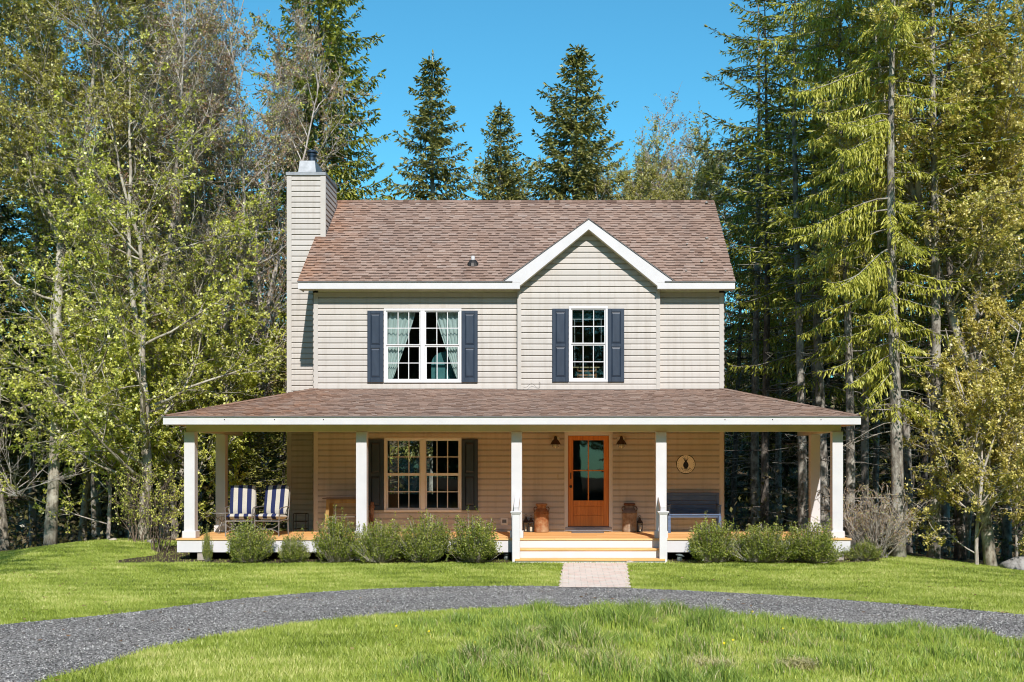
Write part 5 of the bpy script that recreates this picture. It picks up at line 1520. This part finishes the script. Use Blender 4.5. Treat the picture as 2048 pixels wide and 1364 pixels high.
# ------------- behind the house
plant('spruce_tree', PS['wide'], 640, 38.0, 'tall dark spruce rising behind the chimney', rz=1.0)
plant('spruce_tree', PS['narrow'], 868, 42.0, 'narrow spruce behind the middle of the roof ridge', rz=.5, sc=1.055)
plant('spruce_tree', PS['narrow'], 995, 44.0, 'slim short spruce left of the wide conical spruce', rz=2.9, sc=.975)
plant('spruce_tree', PS['cone'], 1155, 42.0, 'wide conical spruce behind the gable', rz=.8, sc=1.055)
plant('bare_tree', PD['sparse'], 930, 46.0, 'thin bare tree between two spruces behind the ridge', rz=.4, sc=1.04)
plant('bare_tree', PD['bud'], 1385, 40.0, 'pale budding tree with open crown behind right end of the roof', rz=1.2, sc=.96)
plant('bare_tree', PD['sparse'], 1330, 43.5, 'hazy thinly leafed tree behind the rounded olive tree', rz=5.0, sc=1.0)
plant('bare_tree', PD['sparse'], 1445, 39.0, 'thin leafless tree beside the right roof corner', rz=3.7, sc=.95)
plant('bare_tree', PD['sparse'], 1405, 41.5, 'tall pale leafing tree nearest to the tall spruces on the right', rz=2.7, sc=1.04)
plant('bare_tree', PD['sparse'], 1232, 43.5, 'pale leafing tree just right of the conical spruce top', rz=5.2, sc=.98)
plant('bare_tree', PD['sparse'], 1060, 46.5, 'thin low tree left of the conical spruce', rz=1.2, sc=.82)
plant('bare_tree', PD['sparse'], 1270, 42.5, 'sparsely leafed tree right of the conical spruce', rz=2.2, sc=1.04)
plant('maple_tree', PD['olive'], 1322, 37.0, 'rounded olive tree behind the right side of the roof', rz=.9, sc=.82)
plant('maple_tree', PD['olive'], 1215, 38.5, 'short olive tree in front of the conical spruce', rz=3.3, sc=.70)
# ------------- right
plant('spruce_tree', PS['weep'], 1790, 24.6, 'lichen grey spruce trunk with bright weeping branches right of the porch', rz=.15)
plant('spruce_tree', PS['open'], 1515, 33.0, 'tall spruce with long boughs reaching over the right roof edge', rz=2.2, sc=1.0)
plant('spruce_tree', PS['open'], 1640, 29.5, 'bright weeping spruce standing behind the right porch corner', rz=.5, sc=1.06)
plant('spruce_tree', PS['tall'], 1597, 29.0, 'grey spruce trunk with dead side branches left of the rear right post', rz=1.4)
plant('spruce_tree', PS['tall2'], 1532, 31.0, 'dark straight spruce trunk seen past the house corner', rz=.4, sc=1.05)
plant('spruce_tree', PS['tall'], 1868, 25.6, 'straight dark grey spruce trunk right of the weeping spruce', rz=3.4, sc=1.03)
plant('spruce_tree', PS['tall2'], 1908, 26.8, 'dark spruce trunk behind the golden sapling', rz=2.0)
plant('maple_tree', PD['gold'], 1985, 25.0, 'golden leafed maple with leaning pale trunk at the right edge', rz=.1)
plant('maple_tree', PD['gold'], 1925, 28.5, 'golden leafed tree behind the straight grey trunk', rz=2.4, sc=.97)
plant('sapling', PD['sapling'], 1952, 24.6, 'golden young sapling in front of the dark trunks', rz=.3)
plant('sapling', PD['sapling'], 2030, 25.3, 'golden sapling by the boulder at right edge', rz=2.3, sc=.8)
plant('spruce_tree', PS['hang'], 1690, 27.4, 'spruce with bright curtains of hanging twigs left of the lichen grey trunk', rz=1.0, sc=1.0)
plant('spruce_tree', PS['hang'], 1738, 30.5, 'weeping spruce half hidden behind the lichen grey trunk', rz=3.0, sc=1.0)
# ------------- the woods behind
gl, gr = 'spruces in the dark woods on the left', 'spruces in the dark woods on the right'
for i, (px, d) in enumerate([(-60, 33), (60, 36), (150, 38), (235, 37), (310, 40), (390, 39), (470, 41), (545, 39), (15, 42), (110, 46), (200, 44), (280, 47), (360, 45), (440, 48), (520, 46), (-40, 50), (590, 44), (70, 54), (330, 53)]):
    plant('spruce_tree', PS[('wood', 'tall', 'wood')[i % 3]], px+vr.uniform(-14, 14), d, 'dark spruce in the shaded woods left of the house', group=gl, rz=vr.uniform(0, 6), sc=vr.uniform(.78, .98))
for i, (px, d) in enumerate([(1475, 36), (1560, 38), (1625, 35), (1690, 33), (1755, 36), (1815, 31), (1845, 37), (1890, 33), (1945, 32), (1968, 29.5), (2012, 30), (2060, 33), (1500, 44), (1585, 46), (1660, 42), (1725, 44), (1790, 46), (1850, 45), (1915, 42), (1985, 40), (2050, 43), (2110, 37), (1545, 54), (1640, 56), (1750, 55), (1880, 54), (2000, 52), (2120, 48)]):
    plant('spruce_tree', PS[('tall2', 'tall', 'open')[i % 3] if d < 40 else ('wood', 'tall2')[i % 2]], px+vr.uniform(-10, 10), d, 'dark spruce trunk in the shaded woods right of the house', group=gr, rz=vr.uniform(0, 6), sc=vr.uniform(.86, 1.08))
# unseen spruces behind the camera, added to hold low sky light off the porch
k = 0
for row, (yy, n_) in enumerate(((-58, 15), (-64, 16), (-71, 15))):
    for i in range(n_):
        plant('spruce_tree', PS[('cone', 'full', 'narrow')[k % 3]], None, yy+D+vr.uniform(-2, 2), 'unseen spruce added behind the camera to block low sky', x=-46+92*(i+.5*(row % 2))/(n_-1)+vr.uniform(-1.5, 1.5), group='unseen spruces added behind the camera', rz=vr.uniform(0, 6), sc=vr.uniform(1.45, 1.75)); k += 1
for sx in (-1, 1):  # unseen rows at both sides, added to cut sky light reaching the porch wall
    for row, xx in enumerate((35, 42)):
        for i in range(8):
            plant('spruce_tree', PS[('cone', 'full', 'wide')[(i+row) % 3]], None, -52+5.6*i+2.8*row+D+vr.uniform(-1, 1), 'unseen spruce added at the side of the clearing to block low sky', x=sx*(xx+vr.uniform(-1.5, 1.5)), group='unseen spruces added along the clearing', rz=vr.uniform(0, 6), sc=vr.uniform(1.3, 1.6))
for x_, d_, k_, s_ in ((13.6, 20.0, 'cone', .95), (15.5, 15.5, 'full', 1.0), (16.8, 21.5, 'cone', 1.0), (13.9, 24.8, 'tall', .95), (14.2, 11.5, 'cone', .9), (18.5, 17.5, 'full', 1.0)):
    plant('spruce_tree', PS[k_], None, d_, 'spruce beyond the right edge of the photo, at the side of the lawn', x=x_, group='spruces at the right side of the lawn', rz=vr.uniform(0, 6), sc=s_)
# the tree beside the photographer whose shade falls on the left lawn
plant('spruce_tree', PS['tall'], None, 13.4, 'spruce beside the lawn outside the left edge of the photo', x=-9.6, rz=1.7, sc=.82)
# undergrowth: brush that reads as one mass in the woods
n = 110000
rg = np.random.default_rng(9)
ud_ = rg.uniform(28.5, 92, n); ux = rg.uniform(-1, 1, n)*(ud_*.56)-.4; cx_ = np.sin(ux*1.7+ud_*.9)*np.sin(ud_*1.3-ux*.6)
keep = (np.abs(ux+1) > 5.4) | (ud_ > 36); keep &= (cx_ > -.35)
ux, ud_, cx_ = ux[keep], ud_[keep], cx_[keep]; n = len(ux)
hmax = (.5+1.5*np.clip(cx_+.3, 0, 1))*(1+.03*(ud_-30))
uz = ground_z(ux, ud_-D)+rg.random(n)**1.3*hmax
ls = rg.uniform(.08, .2, n)*(1+.02*(ud_-30))
um = leafmesh('undergrowth', np.stack([ux, ud_-D, uz], 1), rg.normal(0, 1, (n, 3)), ls, ls*.55, rg.normal(.5, .22, n), M['under'], rg, 1.0)
tag(link('undergrowth', um), kind='stuff')
# ------------- boxwoods along the porch
def boxwood(seed, w, h, dp, nshoot=420, per=16, wild=.25):
    r = random.Random(seed); rg = np.random.default_rng(seed)
    pos, dr, tn, ln = [], [], [], []; wd = MB()
    for k in range(nshoot):
        a = r.uniform(0, 6.283); e = math.asin(r.uniform(-.12, 1)); 
        sp = 1+.16*math.sin(a*3+seed)+.12*math.sin(e*5+a*2); rad = sp*(r.random()**.28)
        tip = Vector((math.cos(a)*math.cos(e)*w*rad, math.sin(a)*math.cos(e)*dp*rad, .30*h+max(-.28*h, math.sin(e)*.62*h*rad)))
        if r.random() < wild*.5: tip.z += r.uniform(.04, .22)*h; 
        base = Vector((tip.x*.25, tip.y*.25, .03)); L = (tip-base).length
        d0 = ((tip-base).normalized()+Vector((0, 0, .5))).normalized()
        st = tip-d0*min(.22, L*.5)
        if k % 3 == 0: wd.tube([base, base.lerp(st, .6)+rv(r, .02), tip], [.006, .004, .002], 3, cap=False)
        tb = r.gauss(.48, .17)
        for m in range(per):
            t = r.random(); p = st.lerp(tip, t)+rv(r, .012)
            pos.append(p); dr.append(d0*.5+rv(r, .6)); tn.append(tb+.22*t+r.gauss(0, .10)); ln.append(r.uniform(.020, .036))
    ln = np.array(ln)
    return leafmesh('boxwood_foliage', pos, dr, ln, ln*.62, np.array(tn), M['box'], rg, .8), wood_mesh(wd, 'boxwood_stems', M['twig'])
BX = [('small', boxwood(1, .45, .70, .40, 560)), ('tall', boxwood(2, .46, .85, .42, 650, 18, .5)), ('round', boxwood(3, .52, .78, .44, 750, 18, .3)), ('wide', boxwood(4, .58, .75, .45, 800, 18, .35))]
def bush(px0, px1, py_top, py_base, k, label, rz, d=22.95):
    pr_b = BX[k][1]; me = pr_b[0]
    co = np.empty(len(me.vertices)*3, np.float32); me.vertices.foreach_get('co', co); co = co.reshape(-1, 3)
    hx = np.percentile(np.abs(co[:, 0]), 97); hz = np.percentile(co[:, 2], 98.5)
    cxp = (px0+px1)/2; x = WX(cxp, d); zb = gz(x, d-D); top = WZ(py_top, d)
    t = thing('boxwood', label, 'shrub', (x, d-D, zb), 'clipped boxwoods planted along the porch front', rz)
    sw = (px1-px0)/2/F*d/hx; sh = (top-zb)/hz; t.scale = (sw, sw, sh)
    link('stems', pr_b[1], t); link('foliage', me, t)
bush(404, 424, 1066, 1116, 0, 'thin sprig like boxwood at the left corner of the porch', .5, 23.1)
bush(450, 543, 1051, 1116, 2, 'boxwood in front of the striped chairs', 1.0)
bush(553, 617, 1073, 1118, 0, 'small low boxwood right of the one before the striped chairs', 2.2)
bush(628, 722, 1039, 1120, 1, 'tall boxwood with upright shoots before the wooden table', .2)
bush(706, 818, 1049, 1120, 3, 'boxwood at the foot of the second porch post', 3.2, 22.85)
bush(800, 908, 1039, 1120, 2, 'boxwood under the left part of the downstairs window', 4.2)
bush(896, 1002, 1041, 1121, 1, 'last boxwood before the left newel post', 5.1, 22.9)
bush(1368, 1482, 1047, 1126, 3, 'boxwood nearest the steps on the right side', .8)
bush(1462, 1586, 1055, 1128, 3, 'broad boxwood in the middle of the right side row', 2.5, 22.85)
bush(1564, 1684, 1051, 1129, 2, 'dense boxwood before the right corner post', 1.6, 22.8)
bush(1698, 1764, 1085, 1130, 0, 'small boxwood beyond the right corner of the deck', 3.0, 23.4)
# ------------- bare twiggy shrubs
def twiggy(seed, H, spread, n=46, leafn=2, upr=.7, mat='leaf_bud', ls=.03, stem='twig'):
    r = random.Random(seed); rg = np.random.default_rng(seed); wd = MB(); pos, dr, tn = [], [], []
    def grow(p, d, L, rad, lev):
        pts = [p.copy()]; d = d.normalized(); m = 5
        for i in range(m):
            d = (d+rv(r, .13)+Vector((0, 0, .05))).normalized(); pts.append(pts[-1]+d*L/m)
        wd.tube(pts, [max(.0035, rad*(1-.6*i/m)) for i in range(m+1)], 4 if lev == 0 else 3, cap=False)
        if lev < 2:
            for k in range(r.randint(3, 5) if lev == 0 else r.randint(3, 5)):
                i = r.randint(2, m); grow(pts[i], d+rv(r, .55)+Vector((0, 0, .1)), L*r.uniform(.3, .55), rad*.55, lev+1)
        else:
            for i in (3, 4, 5):
                for k in range(leafn):
                    pos.append(pts[i]+rv(r, .01)); dr.append(rv(r, 1)); tn.append(r.gauss(.5, .25))
    for k in range(n):
        a = r.uniform(0, 6.28); s = spread*r.random()**.6
        grow(Vector((r.gauss(0, .10), r.gauss(0, .10), -.05)), Vector((math.cos(a)*s, math.sin(a)*s, upr)), H*r.uniform(.6, .95), .012, 0)
    ls_ = rg.uniform(.7, 1.3, len(pos))*ls
    return leafmesh('buds', pos, dr, ls_, ls_*.6, np.array(tn), M[mat], rg, 1.0), wood_mesh(wd, 'shrub_stems', M[stem])
plant('twiggy_shrub', twiggy(31, 1.35, .75, 44, 2), 1752, 24.4, 'dense bare twiggy shrub in front of the lichen grey trunk', 'shrub', crown='buds', trunk='stems')
plant('twiggy_shrub', twiggy(32, 1.55, .6, 13, 3, .85, 'leaf_lime', .045, 'stem'), 318, 25.0, 'loose half bare shrub left of the front left porch post', 'shrub', crown='buds', trunk='stems')
plant('twiggy_shrub', twiggy(33, 1.3, .6, 11, 3, .85, 'leaf_lime', .045, 'stem'), 275, 26.3, 'small half bare shrub on the mound behind', 'shrub', crown='buds', trunk='stems', rz=1.2)
plant('twiggy_shrub', twiggy(34, 2.3, 1.0, 16, 1, .35, 'leaf_bud', .02), 30, 27.0, 'leafless arching grey branches at the left edge of the woods', 'shrub', crown='buds', trunk='stems', zoff=1.3)
# ------------- dandelions
dm = MB()
for k in range(16):
    a = k*2*PI/16
    for rr, zz in ((.013, .002), (.008, .006)):
        dm.poly([(0, 0, zz), (rr*math.cos(a-.25), rr*math.sin(a-.25), zz+.004), (rr*1.1*math.cos(a), rr*1.1*math.sin(a), zz+.002), (rr*math.cos(a+.25), rr*math.sin(a+.25), zz+.004)])
dm.tube([(0, 0, -.16), (.004, 0, -.08), (0, 0, .002)], .002, 4)
dme = dm.mesh('dandelion', m_simple('dandelion yellow', (.80, .68, .03), (.75, .60, .03), rough=.7))
for px, py in ((793, 1274), (858, 1293), (950, 1303), (1037, 1271), (1580, 1288), (1448, 1318), (1466, 1304), (1505, 1242), (1566, 1273), (1092, 1290), (1941, 1280)):
    d = 2*F/(py-CY)*1.0; x = WX(px, d); y = d-D
    o = link('dandelion', dme); o.location = (x, y, gz(x, y)+vr.uniform(.06, .14)); o.rotation_euler = (R(vr.uniform(20, 60)), 0, vr.uniform(-.5, .5))
    tag(o, 'tiny yellow dandelion flower in the rough grass', 'flower', 'dandelions in the grass inside the drive')
# ================================================================ LIGHT, SKY, CAMERA
EL, AZ = R(39.5), R(11)
sd_ = Vector((math.sin(AZ)*math.cos(EL), -math.cos(AZ)*math.cos(EL), math.sin(EL)))
su = bpy.data.lights.new('sun', 'SUN'); su.energy = 3.9; su.angle = R(.53); su.color = (1.0, .94, .875)
so_ = bpy.data.objects.new('sun', su); COL.objects.link(so_); so_.location = (6, -30, 30); so_.rotation_euler = (-sd_).to_track_quat('-Z', 'Y').to_euler()
w = bpy.data.worlds.new('World'); SC.world = w; w.use_nodes = True
nt = w.node_tree; nt.nodes.clear()
sk = nt.nodes.new('ShaderNodeTexSky'); sk.sky_type = 'NISHITA'; sk.sun_disc = False; sk.sun_elevation = EL; sk.sun_rotation = PI-AZ
sk.altitude = 300; sk.air_density = 1.1; sk.dust_density = .25; sk.ozone_density = 1.6
bg = nt.nodes.new('ShaderNodeBackground'); bg.inputs['Strength'].default_value = .102
ow = nt.nodes.new('ShaderNodeOutputWorld')
tint = mix(nt, 1.0, sk.outputs[0], (.40, 1.06, 1.17), 'MULTIPLY'); nt.links.new(tint, bg.inputs[0]); nt.links.new(bg.outputs[0], ow.inputs[0])
cam = bpy.data.cameras.new('camera'); co = bpy.data.objects.new('camera', cam); COL.objects.link(co); SC.camera = co
cam.sensor_width = 36; cam.lens = F/2048*36; cam.shift_x = -(CX-1024)/2048; cam.shift_y = (CY-682)/2048
cam.clip_start = .1; cam.clip_end = 2000
co.location = (0, -D, ZC); co.rotation_euler = (R(90), 0, 0)
vs = SC.view_settings; vs.view_transform = 'Standard'; vs.look = 'None'; vs.exposure = 0.5; vs.gamma = 1; vs.use_curve_mapping = False
SC.cycles.max_bounces = 8; SC.cycles.transparent_max_bounces = 16; SC.cycles.diffuse_bounces = 4
SC.cycles.pixel_filter_type = 'BLACKMAN_HARRIS'; SC.cycles.filter_width = 1.05
SC.cycles.use_denoising = True; SC.cycles.denoiser = 'OPENIMAGEDENOISE'; SC.cycles.denoising_input_passes = 'RGB_ALBEDO_NORMAL'; SC.cycles.denoising_prefilter = 'ACCURATE'
